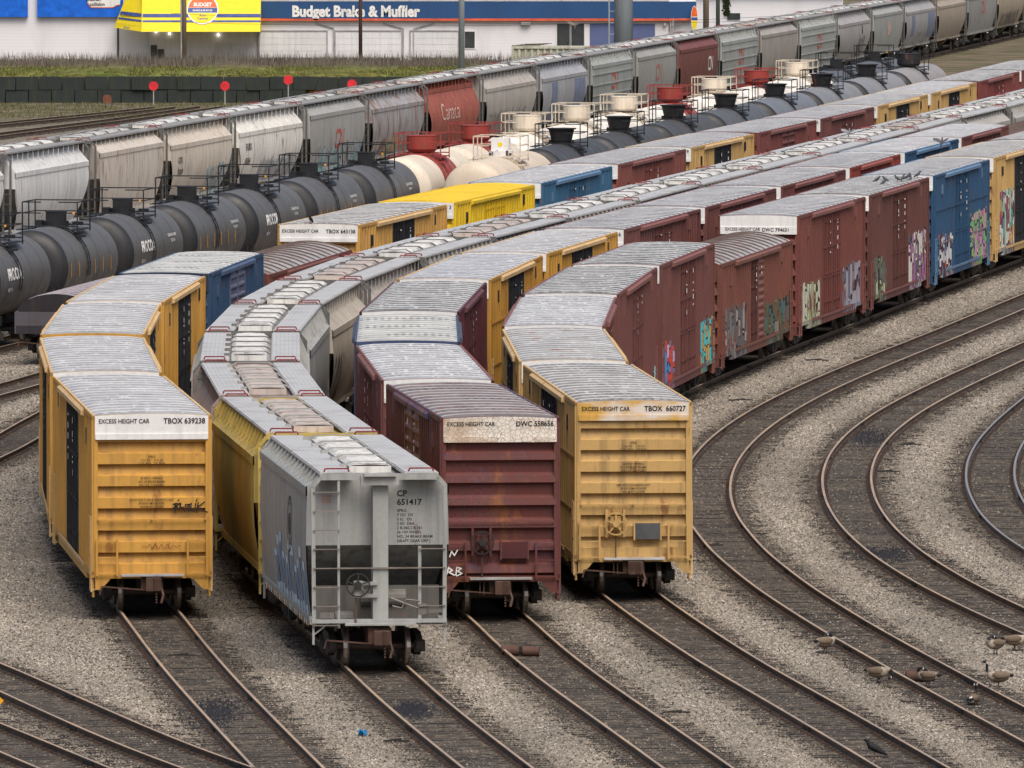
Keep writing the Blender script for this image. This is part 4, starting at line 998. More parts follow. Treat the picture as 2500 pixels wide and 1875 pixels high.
S5A = [('black tank car at the left edge, mostly out of the picture', TBK, 'box', None, None, None, PW), ('black tank car cut by the left edge with white lettering', TBK, 'box', None, None, None, PW),
 ('black tank car with blurred white panel, left of the first fully lettered one', TBK, 'box', None, None, None, None), ('black tank car with clear white lettering, nearest to the navy boxcar', TBK, 'box', None, None, None, PW + SW),
 ('plain black tank car with orange tick marks between two lettered ones', TBK, 'box', None, None, None, SW), ('black tank car with white lettering left of the broad white boxcar cap', TBK, 'box', None, None, None, PW + SW),
 ('black tank car without large lettering, second left of the cream and red one', TBK, 'box', None, None, None, SW), ('black tank car directly left of the cream and red one', TBK, 'box', None, None, None, SW),
 ('cream tank car with red band and red bonnet, nearer of two together', CRM, 'bonnet', TRED, TRED, rail_r, [('PROCOR', .4, -.62, 2.3, .02)]), ('cream tank car with red band and red bonnet, further of two together', CRM, 'bonnet', TRED, TRED, rail_r, None),
 ('white tank car with cream bonnet and railing, first right of the two red bonnets', WHT, 'bonnet', None, CRM, rail_w, None), ('white tank car with cream bonnet, second right of the two red bonnets', WHT, 'bonnet', None, CRM, rail_w, None),
 ('white tank car with cream bonnet, just left of a single red bonnet', WHT, 'bonnet', None, CRM, rail_w, None), ('white tank car with single red bonnet between cream ones', WHT, 'bonnet', TRED, TRED, rail_r, None),
 ('white tank car with cream bonnet between two red bonnets', WHT, 'bonnet', None, CRM, rail_w, None), ('white tank car with the farthest red bonnet', WHT, 'bonnet', TRED, TRED, rail_r, None),
 ('white tank car with the farthest cream bonnet', WHT, 'bonnet', None, CRM, rail_w, None), ('grey black tank car with box hatch just right of the last cream bonnet', (.10, .105, .115), 'box', None, None, None, None),
 ('grey black tank car with box hatch at the far end of the back tank row', (.11, .115, .125), 'box', None, None, None, None)]
for i, (lab, cc, st, band, bon, rl, wd) in enumerate(S5A):
    p = T5A[i]; q = T5A[i + 1] if i + 1 < len(T5A) else (2 * p[0] - T5A[i - 1][0], 2 * p[1] - T5A[i - 1][1])
    ln = math.dist(p, q)
    tank_car(p, q, ln - 2.3, lab, cc, st, rl, band, bon, wd, g5, marks=cc is TBK and i % 2 == 0, rust=.15 if cc is CRM or cc is WHT else 0)
S5B = [('cream tank car with white valve box and yellow dot in front of the black ones', (.66, .56, .44), 'vbox', rail_w), ('black tank car with black cone hatch, nearest to the cream one', (.05, .05, .052), 'cone', None), ('brownish black tank car with cone hatch, second from the cream one', (.055, .052, .05), 'cone', None),
 ('black tank car with cone hatch, third from the cream one', (.06, .058, .056), 'cone', None), ('grey black tank car with cone hatch, fourth from the cream one', (.09, .095, .105), 'cone', None), ('bluish grey tank car with dark hatch, fifth from the cream one', (.16, .175, .20), 'cone', None),
 ('pale grey tank car with dark cone hatch, sixth from the cream one', (.20, .21, .23), 'cone', None), ('pale grey tank car with dark cone hatch, seventh from the cream one', (.22, .23, .25), 'cone', None), ('pale grey tank car with rust stained far end, last of the front tank row', (.28, .27, .27), 'bonnet', None)]
for i, (lab, cc, st, rl) in enumerate(S5B):
    p = T5B[i]; q = T5B[i + 1] if i + 1 < len(T5B) else (2 * p[0] - T5B[i - 1][0], 2 * p[1] - T5B[i - 1][1])
    tank_car(p, q, math.dist(p, q) - 2.2, lab, cc, st, rl, None, (.02, .022, .026) if st != 'vbox' else None, None, 'tank cars of the front tank row', rust=.12 if i in (0, 8) else 0, dirt=.35)

# covered coil car on the track left of the boxcars
cc = thing('covered_coil_car', 'low dark car with a ribbed violet grey hood behind the leftmost boxcars', 'coil car', (-15.9, 402.0, 0), -math.atan2(2.24, 16))
def hood_fn(b):
    L = 15; n = 15; p = L / n; rows = []
    def row(y, u):
        return [(-1.45 * math.cos(a) ** 1 * (1 + u * .03) if True else 0, y, 1.65 + (.82 + u) * math.sin(a) ** .8) for a in [math.pi * k / 12 for k in range(13)]]
    rows.append(row(-L / 2, 0))
    for k in range(n):
        y = -L / 2 + p * (k + .5); rows += [row(y - p * .24, 0), row(y - p * .18, .03), row(y + p * .18, .03), row(y + p * .24, 0)]
    rows.append(row(L / 2, 0)); b.grid(rows, sum([[0, 1, 1, 1] for _ in range(n)], []) + [0], True); b.poly(rows[0]); b.poly(rows[-1][::-1])
part('hood', cc, [paint((.025, .022, .026), .4, .0, name='hood_paint'), paint((.30, .27, .29), .4, .05, name='hood_rib_paint')], 'hood', hood_fn)
def cframe(b):
    b.box(-1.45, 1.45, -7.7, 7.7, 1.0, 1.3); b.box(-1.5, 1.5, -7.7, -7.4, 1.0, 1.8); b.box(-1.5, 1.5, 7.4, 7.7, 1.0, 1.8)
    for s in (-1, 1):
        for k in range(6): y = -7 + k * 2.8; b.box(*sorted((s * 1.4, s * 1.52)), y - .12, y + .12, .95, 1.85)
        b.box(*sorted((s * 1.36, s * 1.5)), -7.6, 7.6, 1.68, 1.82)
part('frame', cc, paint((.09, .085, .10), .4, .1, name='frame_paint'), 'cframe', cframe)
for s in (-1, 1): truck(cc, s * 5.6, False); coupler(cc, 7.7, s)
# ------------------------------------------------------------------ tracks
def resample(P, step):
    P = np.array(P, float); s = np.r_[0, np.cumsum(np.hypot(*np.diff(P, axis=0).T))]
    t = np.arange(0, s[-1], step); return np.c_[np.interp(t, s, P[:, 0]), np.interp(t, s, P[:, 1])]
def smooth(Q, it):
    Q = Q.copy()
    for _ in range(it): Q[1:-1] = .5 * Q[1:-1] + .25 * (Q[:-2] + Q[2:])
    return Q
def frame(Q):
    T = np.gradient(Q, axis=0); T /= np.hypot(*T.T)[:, None]; return T, np.c_[T[:, 1], -T[:, 0]]
t = NT('rail_steel', .5, .3, .4); o = t.sep()
topc = t.mix(t.rng(t.noise(.35, 4), .35, .65), (.52, .37, .24), (.36, .28, .22))
t.col(t.mix(t.rng(o[2], -.012, -.006), t.mix(t.rng(t.noise(3, 4), .35, .65), (.060, .043, .034), (.12, .085, .06)), topc)); RAILM = t.m
t = NT('shiny_rail_steel', .4, .55, .5); o = t.sep()
t.col(t.mix(t.rng(o[2], -.012, -.006), t.mix(t.rng(t.noise(3, 4), .35, .65), (.055, .042, .036), (.10, .075, .06)), (.36, .33, .31))); RAILS = t.m
t = NT('creosote_timber', .85, 0, .2)
c1 = t.mix(t.rnd, (.018, .016, .015), (.055, .047, .039)); c1 = t.mix(t.rng(t.noise(3, 6, (1, 1, 1)), .5, .65), c1, (.16, .13, .10)); t.col(c1); t.bump(t.noise(8, 4), .6, .03); TIE = t.m
t = NT('creosote_timber_many', .85, 0, .2)
c1 = t.mix(t.rng(t.noise(1.7, 2), .35, .65), (.017, .015, .014), (.055, .047, .039)); c1 = t.mix(t.rng(t.noise(6, 5), .52, .66), c1, (.17, .14, .11)); t.col(c1); t.bump(t.noise(8, 4), .6, .03); TIEM = t.m
REDTIE = plain('reddish_timber', (.17, .06, .045), .85)
PROF = [(-.070, -.165), (-.070, -.152), (-.012, -.135), (-.012, -.045), (-.036, -.035), (-.036, -.004), (-.028, 0), (.028, 0), (.036, -.004), (.036, -.035), (.012, -.045), (.012, -.135), (.070, -.152), (.070, -.165)]
tie_mesh = {}
def tie_me(kx):
    if kx not in tie_mesh:
        r = random.Random(kx); b = MB(); l0, l1 = 1.30 + r.uniform(-.06, .30), 1.30 + r.uniform(-.06, .30)
        b.box(-l0, l1, -.11, .11, -.33, -.166); me = bpy.data.meshes.new('sleeper'); me.from_pydata(b.v, [], b.f); me.materials.append(TIE); tie_mesh[kx] = me
    return tie_mesh[kx]
track_lines = []
def track(P, label, it=6, ties=True, near=None, railm=None, gauge=.75, tie_from=None):
    Q = smooth(resample(P, 2.0), it); track_lines.append(Q)
    o0 = thing('railway_track', label, 'railway track', (Q[0][0], Q[0][1], 0)); org = np.array(Q[0])
    T, N = frame(Q)
    for s in (-1, 1):
        E = Q + N * gauge * s - org
        def fn(b):
            b.grid([[(E[i][0] + N[i][0] * a, E[i][1] + N[i][1] * a, z) for a, z in PROF] for i in range(len(E))])
        part('rail', o0, railm or RAILM, None, fn)
    S = resample(Q, .53); TS, _ = frame(S); r = random.Random(len(Q))
    idx = list(range(len(S)))
    indiv = [i for i in idx if near and near[0] <= S[i][1] <= near[1]][:100]
    st = set(indiv)
    for i in indiv:
        me = tie_me(r.randrange(9)); ob = bpy.data.objects.new('sleeper', me); C.objects.link(ob); ob.parent = o0
        ob.location = (*(S[i] - org), r.uniform(-.012, .0)); ob.rotation_euler.z = math.atan2(-TS[i][0], TS[i][1]) + r.uniform(-.035, .035)
    def many(b):
        for i in idx:
            if i in st: continue
            a = math.atan2(-TS[i][0], TS[i][1]) + r.uniform(-.035, .035); c, s = math.cos(a), math.sin(a); l0, l1 = 1.30 + r.uniform(-.08, .30), 1.30 + r.uniform(-.08, .30); dz = r.uniform(-.02, 0)
            n0 = len(b.v); b.box(-l0, l1, -.11, .11, -.33, -.166 + dz)
            b.v[n0:] = [(S[i][0] - org[0] + x * c - y * s, S[i][1] - org[1] + x * s + y * c, z) for x, y, z in b.v[n0:]]
    k = part('sleeper', o0, TIEM, None, many); k['kind'] = 'stuff'
    def plates(b):
        for i in idx[::1]:
            n = np.array([TS[i][1], -TS[i][0]])
            for s in (-1, 1):
                for e in (-1, 1):
                    c = S[i] - org + n * (gauge * s + e * .105); b.box(c[0] - .05, c[0] + .05, c[1] - .05, c[1] + .05, -.17, -.125 + r.uniform(-.02, .02))
    k = part('tie_plate', o0, plain('rusty_fastening', (.06, .038, .028), .8), None, plates); k['kind'] = 'stuff'
    def joints(b):
        for i in range(9, len(E) - 9, 9):
            for s in (-1, 1):
                j = i + (4 if s > 0 else 0); c = Q[j] + N[j] * (gauge * s) - org; t_ = T[j]
                for e in (-1, 1):
                    p = c + N[j] * e * .03; b.bar((p[0] - t_[0] * .45, p[1] - t_[1] * .45, -.085), (p[0] + t_[0] * .45, p[1] + t_[1] * .45, -.085), .035, .1)
    part('joint_bar', o0, M['dark'], None, joints)
    return Q
R1 = [(15.3, 210), (14.64, 215.85), (13.06, 229.23), (11.48, 242.61), (9.92, 255.99), (8.45, 269.39), (7.2, 282.82), (6.29, 296.28), (5.81, 309.76), (5.78, 318.75), (5.98, 327.75), (6.41, 336.73), (7.05, 345.7), (7.89, 354.65), (8.92, 363.59), (10.1, 372.5), (11.42, 381.39), (12.84, 390.27), (14.32, 399.13), (15.83, 407.98), (17.31, 416.84), (18.76, 425.7), (20.21, 434.56), (21.65, 443.43), (24.55, 461.16), (34.71, 523.2)]
R2 = [(21.5, 213.5), (17.8, 238.53), (16.14, 249.75), (14.49, 260.97), (12.92, 272.19), (11.62, 283.42), (10.71, 294.7), (10.2, 305.99), (10.08, 317.31), (10.31, 328.62), (10.9, 339.92), (11.85, 351.19), (13.16, 362.43), (14.76, 373.64), (16.54, 384.84), (18.38, 396.03), (20.25, 407.21), (22.12, 418.4), (25.84, 440.78), (35.15, 496.73)]
R3 = [(21.9, 240), (19.6, 256), (18.0, 268), (16.6, 279.5), (15.5, 291), (14.86, 299.64), (14.53, 307.12), (14.45, 314.11), (14.6, 324.58), (15.07, 335.05), (15.84, 345.5), (16.86, 355.94), (18.06, 366.36), (19.33, 376.79), (20.61, 387.21), (21.88, 397.64), (23.15, 408.07), (24.43, 418.49), (29.52, 460.2)]
def tr(front, J, back=0):
    P = front + J[1:]
    d = np.array(P[-1]) - np.array(P[-2]); d = d / np.hypot(*d); return P + [tuple(np.array(P[-1]) + d * back)]
F1 = [(11.63, 205.32), (10.09, 218.58), (8.56, 231.84), (6.97, 245.08), (5.32, 258.33), (4.2, 269.0), (3.19, 279.48)]
F2 = [(6.82, 205.31), (5.51, 217.13), (4.2, 228.94), (2.87, 240.75), (1.51, 252.56), (.45, 263), (-0.31, 272.47)]
F3 = [(2.65, 205.32), (1.57, 214.45), (.5, 223.58), (-.59, 232.71), (-1.67, 241.84), (-2.5, 249.3), (-3.2, 256.37)]
F4 = [(-2.12, 205.3), (-3.42, 217.25), (-4.72, 229.21), (-6.03, 241.16), (-7.32, 253.12), (-8.35, 263.5), (-9.28, 273.65)]
track(R1, 'empty curved track next to the rightmost train with geese on it', near=(232, 286))
track(R2, 'second empty curved track from the rightmost train', near=(250, 305))
track(R3, 'shiny curved track at the right edge of the yard', near=(275, 328), railm=RAILS)
track(tr(F1, T1J, 40), 'track under the rightmost train, running to the lower right', near=(228, 281))
track(tr(F2, T2J, 40), 'track with rusty pipes in front of the crackled maroon boxcar', near=(228, 275))
track(tr(F3, T3J, 40), 'track in front of the grey lettered hopper', near=(228, 260))
track(tr(F4, T4J, 30), 'track with dark spill in front of the orange yellow boxcar', near=(228, 276))
# switch tracks lower left, side tracks left, back tracks
track([(-.1, 206.5), (-1.9, 214), (-3.9, 221.5), (-6.4, 230.4), (-8.05, 236.2), (-9.3, 241.5), (-10.75, 247.6), (-12.2, 254), (-13.9, 261), (-16.5, 269.5), (-20, 279)], 'curving switch track joining from the lower left corner', near=(226, 262))
track([(-3.4, 207), (-6.4, 218.5), (-9.44, 230.05), (-10.7, 234.92), (-12.22, 240.77), (-14.6, 249.5), (-18, 260)], 'lowest switch track at the bottom left corner', near=(226, 255))
track([(-24, 340), (-20.9, 356), (-19.1, 370), (-17.7, 378.5), (-16.4, 387), (-15.2, 398), (-12.5, 412), (-9, 430), (-5, 455), (-1, 480)], 'track behind the leftmost boxcars carrying the hooded coil car', it=4)
track([(-20, 312), (-18, 327), (-16.5, 343), (-15.9, 355), (-15.0, 368), (-14.0, 382), (-12.9, 393)], 'dark side track leaving left behind the orange boxcars', it=8)
track([(2 * T5A[0][0] - T5A[2][0], 2 * T5A[0][1] - T5A[2][1])] + T5A + [(28, 704), (36, 755), (45, 810)], 'track under the back row of tank cars')
track([(-3.4, 478.9)] + T5B + [(28, 678), (38, 740), (46, 790), (54, 840)], 'track under the front row of tank cars')
track([(-38, 398)] + T6J, 'track under the grain hoppers')
track([(-39, 615), (-31.5, 653), (-25, 684), (-19.8, 713)], 'rusty siding ending near the round red signs, nearer one', it=2)
track([(-42, 640), (-33, 672), (-27, 694), (-22.8, 711)], 'rusty siding ending near the round red signs, further one', it=2)

# ------------------------------------------------------------------ ground and ballast
t = NT('yard_ballast', .9, 0, .15); o = t.sep()
a = t.rng(t.noise(.12, 5), .3, .7); b_ = t.noise(4, 6, (1, .35, 1), .8)
cc_ = t.mix(a, (.25, .215, .17), (.20, .175, .14)); cc_ = t.mix(t.rng(b_, .42, .62), t.mix(.5, cc_, (.07, .06, .055)), cc_)
far = t.rng(o[1], 640, 705); cc_ = t.mix(far, cc_, t.mix(t.rng(t.noise(.35, 6), .42, .58), (.085, .08, .04), (.16, .13, .09)))
cc_ = t.mix(t.math('MULTIPLY', t.rng(t.noise(.05, 4), .55, .7), .35), cc_, (.10, .09, .08))
t.col(cc_); t.bump(t.noise(9, 5), .8, .05); GM = t.m
def ground_fn(b): b.poly([(-4000, -200, -.192), (4000, -200, -.192), (4000, 9000, -.192), (-4000, 9000, -.192)])
kind(part('ground', None, GM, None, ground_fn), 'structure')
t = NT('track_bed', .9, 0, .15); b_ = t.noise(8, 6, (1, 1, 1), .8)
c2 = t.mix(t.rng(b_, .4, .62), (.045, .038, .032), (.13, .108, .085)); c2 = t.mix(t.math('MULTIPLY', t.rng(t.noise(.4, 5), .5, .66), .75), c2, (.035, .032, .032)); t.col(c2); t.bump(t.noise(9, 5), .8, .05); BED = t.m
def bed_fn(b):
    for qi, Q in enumerate(track_lines):
        T, N = frame(Q); r = random.Random(3); z = -.180 + .0005 * qi
        b.grid([[(*(Q[i] - N[i] * (1.05 + r.uniform(-.12, .15))), z), (*(Q[i] + N[i] * (1.05 + r.uniform(-.12, .15))), z)] for i in range(len(Q))], 0)
kind(part('track_bed', None, BED, None, bed_fn), 'structure')
# loose stones lying on the visible part of the yard
def stones(name, n, xr, yr, size, mat_name, cols, keep, weights=None):
    y = RNG.uniform(*yr, n * 2); u = RNG.uniform(-1, 1, n * 2)
    acc = RNG.uniform(0, 1, n * 2) < (yr[0] / y) ** 1.1 ; y = y[acc]; u = u[acc]
    x = u * xr * y
    m = keep(x, y); x = x[m]; y = y[m]; N_ = len(x)
    s = RNG.uniform(*size, N_) * (y / yr[0]) ** .35; rot = RNG.uniform(0, 6.28, N_); hgt = s * RNG.uniform(.5, 1.0, N_)
    base = np.array([[1, 0], [0, 1], [-1, 0], [0, -1]], float) ; V = np.zeros((N_, 5, 3), np.float32)
    for k in range(4):
        f = RNG.uniform(.6, 1.25, N_) * s; ca = np.cos(rot + k * 1.57); sa = np.sin(rot + k * 1.57)
        V[:, k, 0] = x + f * ca; V[:, k, 1] = y + f * sa; V[:, k, 2] = -.192
    V[:, 4, 0] = x + RNG.uniform(-.4, .4, N_) * s; V[:, 4, 1] = y + RNG.uniform(-.4, .4, N_) * s; V[:, 4, 2] = -.185 + hgt * .75
    F = (np.arange(N_)[:, None, None] * 5 + np.array([[0, 1, 4], [1, 2, 4], [2, 3, 4], [3, 0, 4]])[None]).reshape(-1)
    me = bpy.data.meshes.new(name); me.vertices.add(N_ * 5); me.vertices.foreach_set('co', V.reshape(-1))
    me.loops.add(len(F)); me.loops.foreach_set('vertex_index', F.astype(np.int32)); me.polygons.add(N_ * 4)
    me.polygons.foreach_set('loop_start', np.arange(0, N_ * 12, 3, dtype=np.int32)); me.polygons.foreach_set('loop_total', np.full(N_ * 4, 3, np.int32)); me.update(calc_edges=True)
    pal = np.array(cols); ci = RNG.choice(len(pal), N_, p=weights); colr = pal[ci] * RNG.uniform(.6, 1.2, (N_, 1))
    nz = np.sin(.31 * x * 2 + .13 * y) + np.sin(.17 * y - 1.1 * x + 2) + np.sin(.061 * y + 1.7 * x + 1) + .7 * np.sin(2.3 * x + .9 * y)
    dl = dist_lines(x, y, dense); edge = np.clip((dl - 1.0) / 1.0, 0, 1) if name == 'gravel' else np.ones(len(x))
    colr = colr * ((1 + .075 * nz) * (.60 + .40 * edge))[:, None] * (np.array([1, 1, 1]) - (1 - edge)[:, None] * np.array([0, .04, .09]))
    at = me.color_attributes.new('stone', 'FLOAT_COLOR', 'POINT'); at.data.foreach_set('color', np.repeat(np.c_[colr, np.ones(N_)], 5, axis=0).astype(np.float32).reshape(-1))
    t = NT(mat_name, .9, 0, .15); at = t.n.new('ShaderNodeAttribute'); at.attribute_name = 'stone'; t.col(at.outputs[0]); me.materials.append(t.m)
    ob = bpy.data.objects.new(name, me); C.objects.link(ob); ob['kind'] = 'stuff'; return ob
trains = [np.array(J) for J in (T1J, T2J, T3J, T4J)]
dense = [resample(Q, 2.0) for Q in track_lines]
def dist_lines(x, y, lines, ymax=1e9):
    d = np.full(len(x), 99.)
    for Q in lines:
        xs = np.interp(y, Q[:, 1], Q[:, 0], left=99, right=99) if np.all(np.diff(Q[:, 1]) > 0) else np.full(len(y), 999.)
        sl = np.gradient(Q[:, 0], Q[:, 1]); c = 1 / np.sqrt(1 + np.interp(y, Q[:, 1], sl) ** 2)
        d = np.minimum(d, np.abs(x - xs) * c)
    return d
def visible(x, y):
    d = dist_lines(x, y, trains); return d > 1.0
def k_out(x, y): return visible(x, y) & (dist_lines(x, y, dense) > 1.12 + .16 * np.sin(y * 1.1 + x) + RNG.normal(0, .16, len(x)))
def k_in(x, y): return visible(x, y) & (dist_lines(x, y, dense) < 1.45)
GC = [(.30, .264, .22), (.24, .212, .177), (.355, .32, .272), (.15, .134, .113), (.05, .046, .043), (.44, .41, .37)]
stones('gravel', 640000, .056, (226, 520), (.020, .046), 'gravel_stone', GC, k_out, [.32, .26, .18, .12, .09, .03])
stones('track_gravel', 150000, .056, (226, 400), (.022, .05), 'track_gravel_stone', [(.12, .10, .08), (.20, .166, .13), (.035, .031, .028), (.28, .245, .20)], k_in, [.4, .25, .2, .15])
# ------------------------------------------------------------------ embankment, block wall, grass, signs
t = NT('rough_grass', .9, 0, .1); o = t.sep()
g = t.mix(t.rng(t.noise(.5, 6, (1, 1, 3)), .35, .65), (.10, .105, .03), (.21, .20, .06)); g = t.mix(t.rng(t.noise(2.5, 6), .5, .65), g, (.05, .05, .02))
g = t.mix(t.rng(t.noise(.16, 3), .5, .6), g, (.12, .15, .04)); g = t.mix(t.rng(t.math('ADD', o[1], t.math('MULTIPLY', t.noise(.6, 4), 8.0)), 734, 740), g, t.mix(t.rng(t.noise(1.2, 6), .4, .6), (.13, .105, .085), (.10, .095, .05))); t.col(g); t.bump(t.noise(4, 6), 1, .15); GRASS = t.m
def bank_fn(b):
    r = random.Random(2); rows = []
    xs = np.linspace(-60, 9, 150)
    for y, z in ((724.9, -.3), (725, 1.6), (727, 1.82), (731, 1.9), (738, 2.1), (746, 2.15), (752, 1.7), (760, .4), (766, -.3)):
        rows.append([(x, y + r.uniform(-.3, .3) * (y > 726), z + (r.uniform(-.09, .09) + .10 * math.sin(x * .7 + y)) * (z > 1)) for x in xs])
    b.grid(rows)
kind(part('grass_bank', None, GRASS, None, bank_fn), 'structure')
def blades(name, n, x0, x1, yz, h, w, cols, lean=.3):
    V = np.zeros((n, 3, 3), np.float32); x = RNG.uniform(x0, x1, n); k = RNG.integers(0, len(yz) - 1, n); f = RNG.uniform(0, 1, n)
    Y = np.array([a for a, _ in yz]); Z = np.array([c for _, c in yz]); y = Y[k] + (Y[k + 1] - Y[k]) * f; z = Z[k] + (Z[k + 1] - Z[k]) * f
    cl = .35 + .65 * (np.sin(x * 1.9 + y) * np.sin(x * .53 + 2 * y) > -.2); hh = RNG.uniform(*h, n) * cl; ww = RNG.uniform(*w, n)
    for i, (dx, dz) in enumerate(((-.5, 0), (.5, 0), (0, 1))):
        V[:, i, 0] = x + dx * ww + (RNG.uniform(-lean, lean, n) * hh if dz else 0); V[:, i, 1] = y + RNG.uniform(-.05, .05, n); V[:, i, 2] = z - .05 + dz * hh
    me = bpy.data.meshes.new(name); me.from_pydata(V.reshape(-1, 3).tolist(), [], np.arange(n * 3).reshape(n, 3).tolist())
    t = NT(name + '_blades', .9, 0, .1); at = t.n.new('ShaderNodeAttribute'); at.attribute_name = 'tone'; t.col(at.outputs[0]); me.materials.append(t.m)
    pal = np.array(cols); c = pal[RNG.integers(0, len(pal), n)] * RNG.uniform(.6, 1.3, (n, 1)); at = me.color_attributes.new('tone', 'FLOAT_COLOR', 'POINT')
    at.data.foreach_set('color', np.repeat(np.c_[c, np.ones(n)], 3, axis=0).astype(np.float32).reshape(-1))
    ob = bpy.data.objects.new(name, me); C.objects.link(ob); ob['kind'] = 'stuff'
blades('grass', 18000, -48, 8.8, [(725, 1.6), (727, 1.82), (731, 1.92), (735, 2.0)], (.06, .22), (.05, .12), [(.12, .13, .04), (.21, .20, .06), (.08, .08, .03), (.14, .17, .045)])
blades('dry_weeds', 13000, -48, 9, [(734, 2.0), (738, 2.1), (746, 2.15), (752, 1.7)], (.2, .9), (.02, .045), [(.17, .135, .12), (.12, .095, .088), (.21, .17, .145), (.13, .125, .07)], .25)
blades('dry_grass', 9000, -45, -2, [(688, -.2), (705, -.2), (723, -.2)], (.08, .3), (.05, .12), [(.11, .11, .045), (.15, .13, .07), (.08, .09, .03)])
bk = paint((.028, .034, .034), .5, 0, rough=.85, extra=None, dirtcol=(.045, .06, .02), name='mossy_concrete')
def block_fn(k):
    def fn(b):
        r = random.Random(k); w = .76
        v = [(x, y, z) for z in (0, .86) for x, y in ((-w, 0), (w, 0), (w, .75), (-w, .75))]
        v = [(x + r.uniform(-.02, .02), y + r.uniform(-.02, .02), z + r.uniform(-.02, .02)) for x, y, z in v]
        b.add(v, [(0, 3, 2, 1), (4, 5, 6, 7), (0, 1, 5, 4), (1, 2, 6, 5), (2, 3, 7, 6), (3, 0, 4, 7)]); b.box(-w + .04, w - .04, .02, .73, .82, .875)
    return fn
for row in range(2):
    for k in range(30):
        rr = random.Random(k * 2 + row)
        if row == 0 and k in (18, 19): continue
        bx = part('concrete_block', None, bk, k % 5, block_fn(k % 5), loc=(-41.5 + k * 1.57 + row * .7, 723.9 + rr.uniform(-.12, .12) - row * .0, -.2 + row * .90 + rr.uniform(-.03, .03)), rotz=rr.uniform(-.05, .05))
        tag(bx, ('dark mossy concrete block in the lower course of the retaining wall', 'dark mossy concrete block in the upper course of the retaining wall')[row], 'concrete block', ('lower course of wall blocks', 'upper course of wall blocks')[row])
tag(part('orange_block', None, plain('orange_rust_block', (.17, .065, .04), .8), 'ob', lambda b: b.prism([(-.28, 0), (.28, 0), (.3, .35), (.2, .56), (-.2, .56), (-.3, .35)], lambda a, c: (a, -.2, c), lambda a, c: (a, .2, c)), loc=(-27.5, 723.4, -.2)), 'rounded orange stone at the foot of the dark block wall', 'stone')
def stop_sign(x, y, z, lab):
    s = thing('stop_sign', lab, 'sign', (x, y, -.2), 0, 'red track end signs')
    part('post', s, M['gray_rail'], ('pst', z), lambda b: b.bar((0, .03, 0), (0, .03, z + .2), .07))
    part('sign_plate', s, M['signred'], ('sp', z), lambda b: b.prism([(.33 * math.cos(R(22.5 + 45 * k)), .2 + z + .33 * math.sin(R(22.5 + 45 * k))) for k in range(8)], lambda a, c: (a, -.03, c), lambda a, c: (a, 0, c)))
for x, y, z, lab in ((-24.1, 716, 1.18, 'red octagon sign furthest left before the dark wall'), (-19.3, 716, 1.18, 'red octagon sign second from left, beside rubble'), (-15.0, 714, 1.65, 'taller red octagon sign third from left'), (-10.7, 712, 1.42, 'red octagon sign furthest right, just above the grey hoppers')): stop_sign(x, y, z, lab)

# ------------------------------------------------------------------ buildings
YB = 800.0
bx = lambda px: (px - 1250) / 32.5
bz = lambda py: 21.25 - (py + 520) / 32.5
t = NT('painted_block', .7, 0, .25); o = t.sep()
l1 = t.math('LESS_THAN', t.math('FRACT', t.math('MULTIPLY', o[2], 4.0)), .10); w_ = t.mix(t.math('MULTIPLY', l1, .16), (.70, .70, .73), (.3, .3, .33))
w_ = t.mix(t.math('MULTIPLY', t.rng(t.noise(.5, 4, (1, 1, .4)), .5, .7), .22), w_, (.35, .34, .33)); t.col(w_); WALLM = t.m
navy = paint((.022, .075, .20), .12, 0, name='navy_fascia'); redl = plain('orange_red_line', (.60, .11, .06), .5); glass = plain('dark_window_glass', (.045, .05, .055), .15, 0, .6)
door_w = paint((.66, .67, .68), .15, 0, name='garage_door_white'); door_b = paint((.10, .13, .27), .15, 0, name='blue_door'); sblue = plain('bright_blue_fascia', (.01, .12, .58), .45); yaw = plain('yellow_awning_cloth', (.74, .58, .015), .6, var=.06); ablue = plain('awning_blue_stripe', (.05, .08, .25), .6)
def F(y): return lambda a, c: (a, y, c)
sh = thing('brake_shop', 'white garage with navy sign band and large white lettering behind the weeds', 'building', (0, 0, 0))
part('wall', sh, WALLM, None, lambda b: (b.box(bx(637), bx(1632), YB, YB + 18, -.3, 5.25), b.box(bx(1632), bx(1700), YB + .6, YB + 18, -.3, 5.2)))
part('parapet', sh, paint((.55, .55, .56), .3, 0, name='parapet'), None, lambda b: b.box(bx(637), bx(1634), YB - .3, YB + 18.1, 5.19, 5.34))
part('sign_band', sh, navy, None, lambda b: (b.box(bx(637), bx(1632), YB - .35, YB - .02, bz(43.6), bz(3.2)), b.prism([(bx(1632.3), YB - .35), (bx(1700), YB + .45), (bx(1700), YB + .58), (bx(1632.3), YB - .02)], lambda a, c: (a, c, bz(43.6)), lambda a, c: (a, c, bz(3.2)))))
part('orange_line', sh, redl, None, lambda b: (b.box(bx(637), bx(1632), YB - .37, YB - .02, bz(49.5), bz(43.8)), b.prism([(bx(1632.3), YB - .37), (bx(1700), YB + .43), (bx(1700), YB + .58), (bx(1632.3), YB - .02)], lambda a, c: (a, c, bz(49.5)), lambda a, c: (a, c, bz(43.8)))))
part('sign_lettering', sh, M['letter_w'], None, lambda b: b.text('Budget Brake & Muffler', 1.12, F(YB - .37), bx(714), bz(38.5), 0, .045, .90))
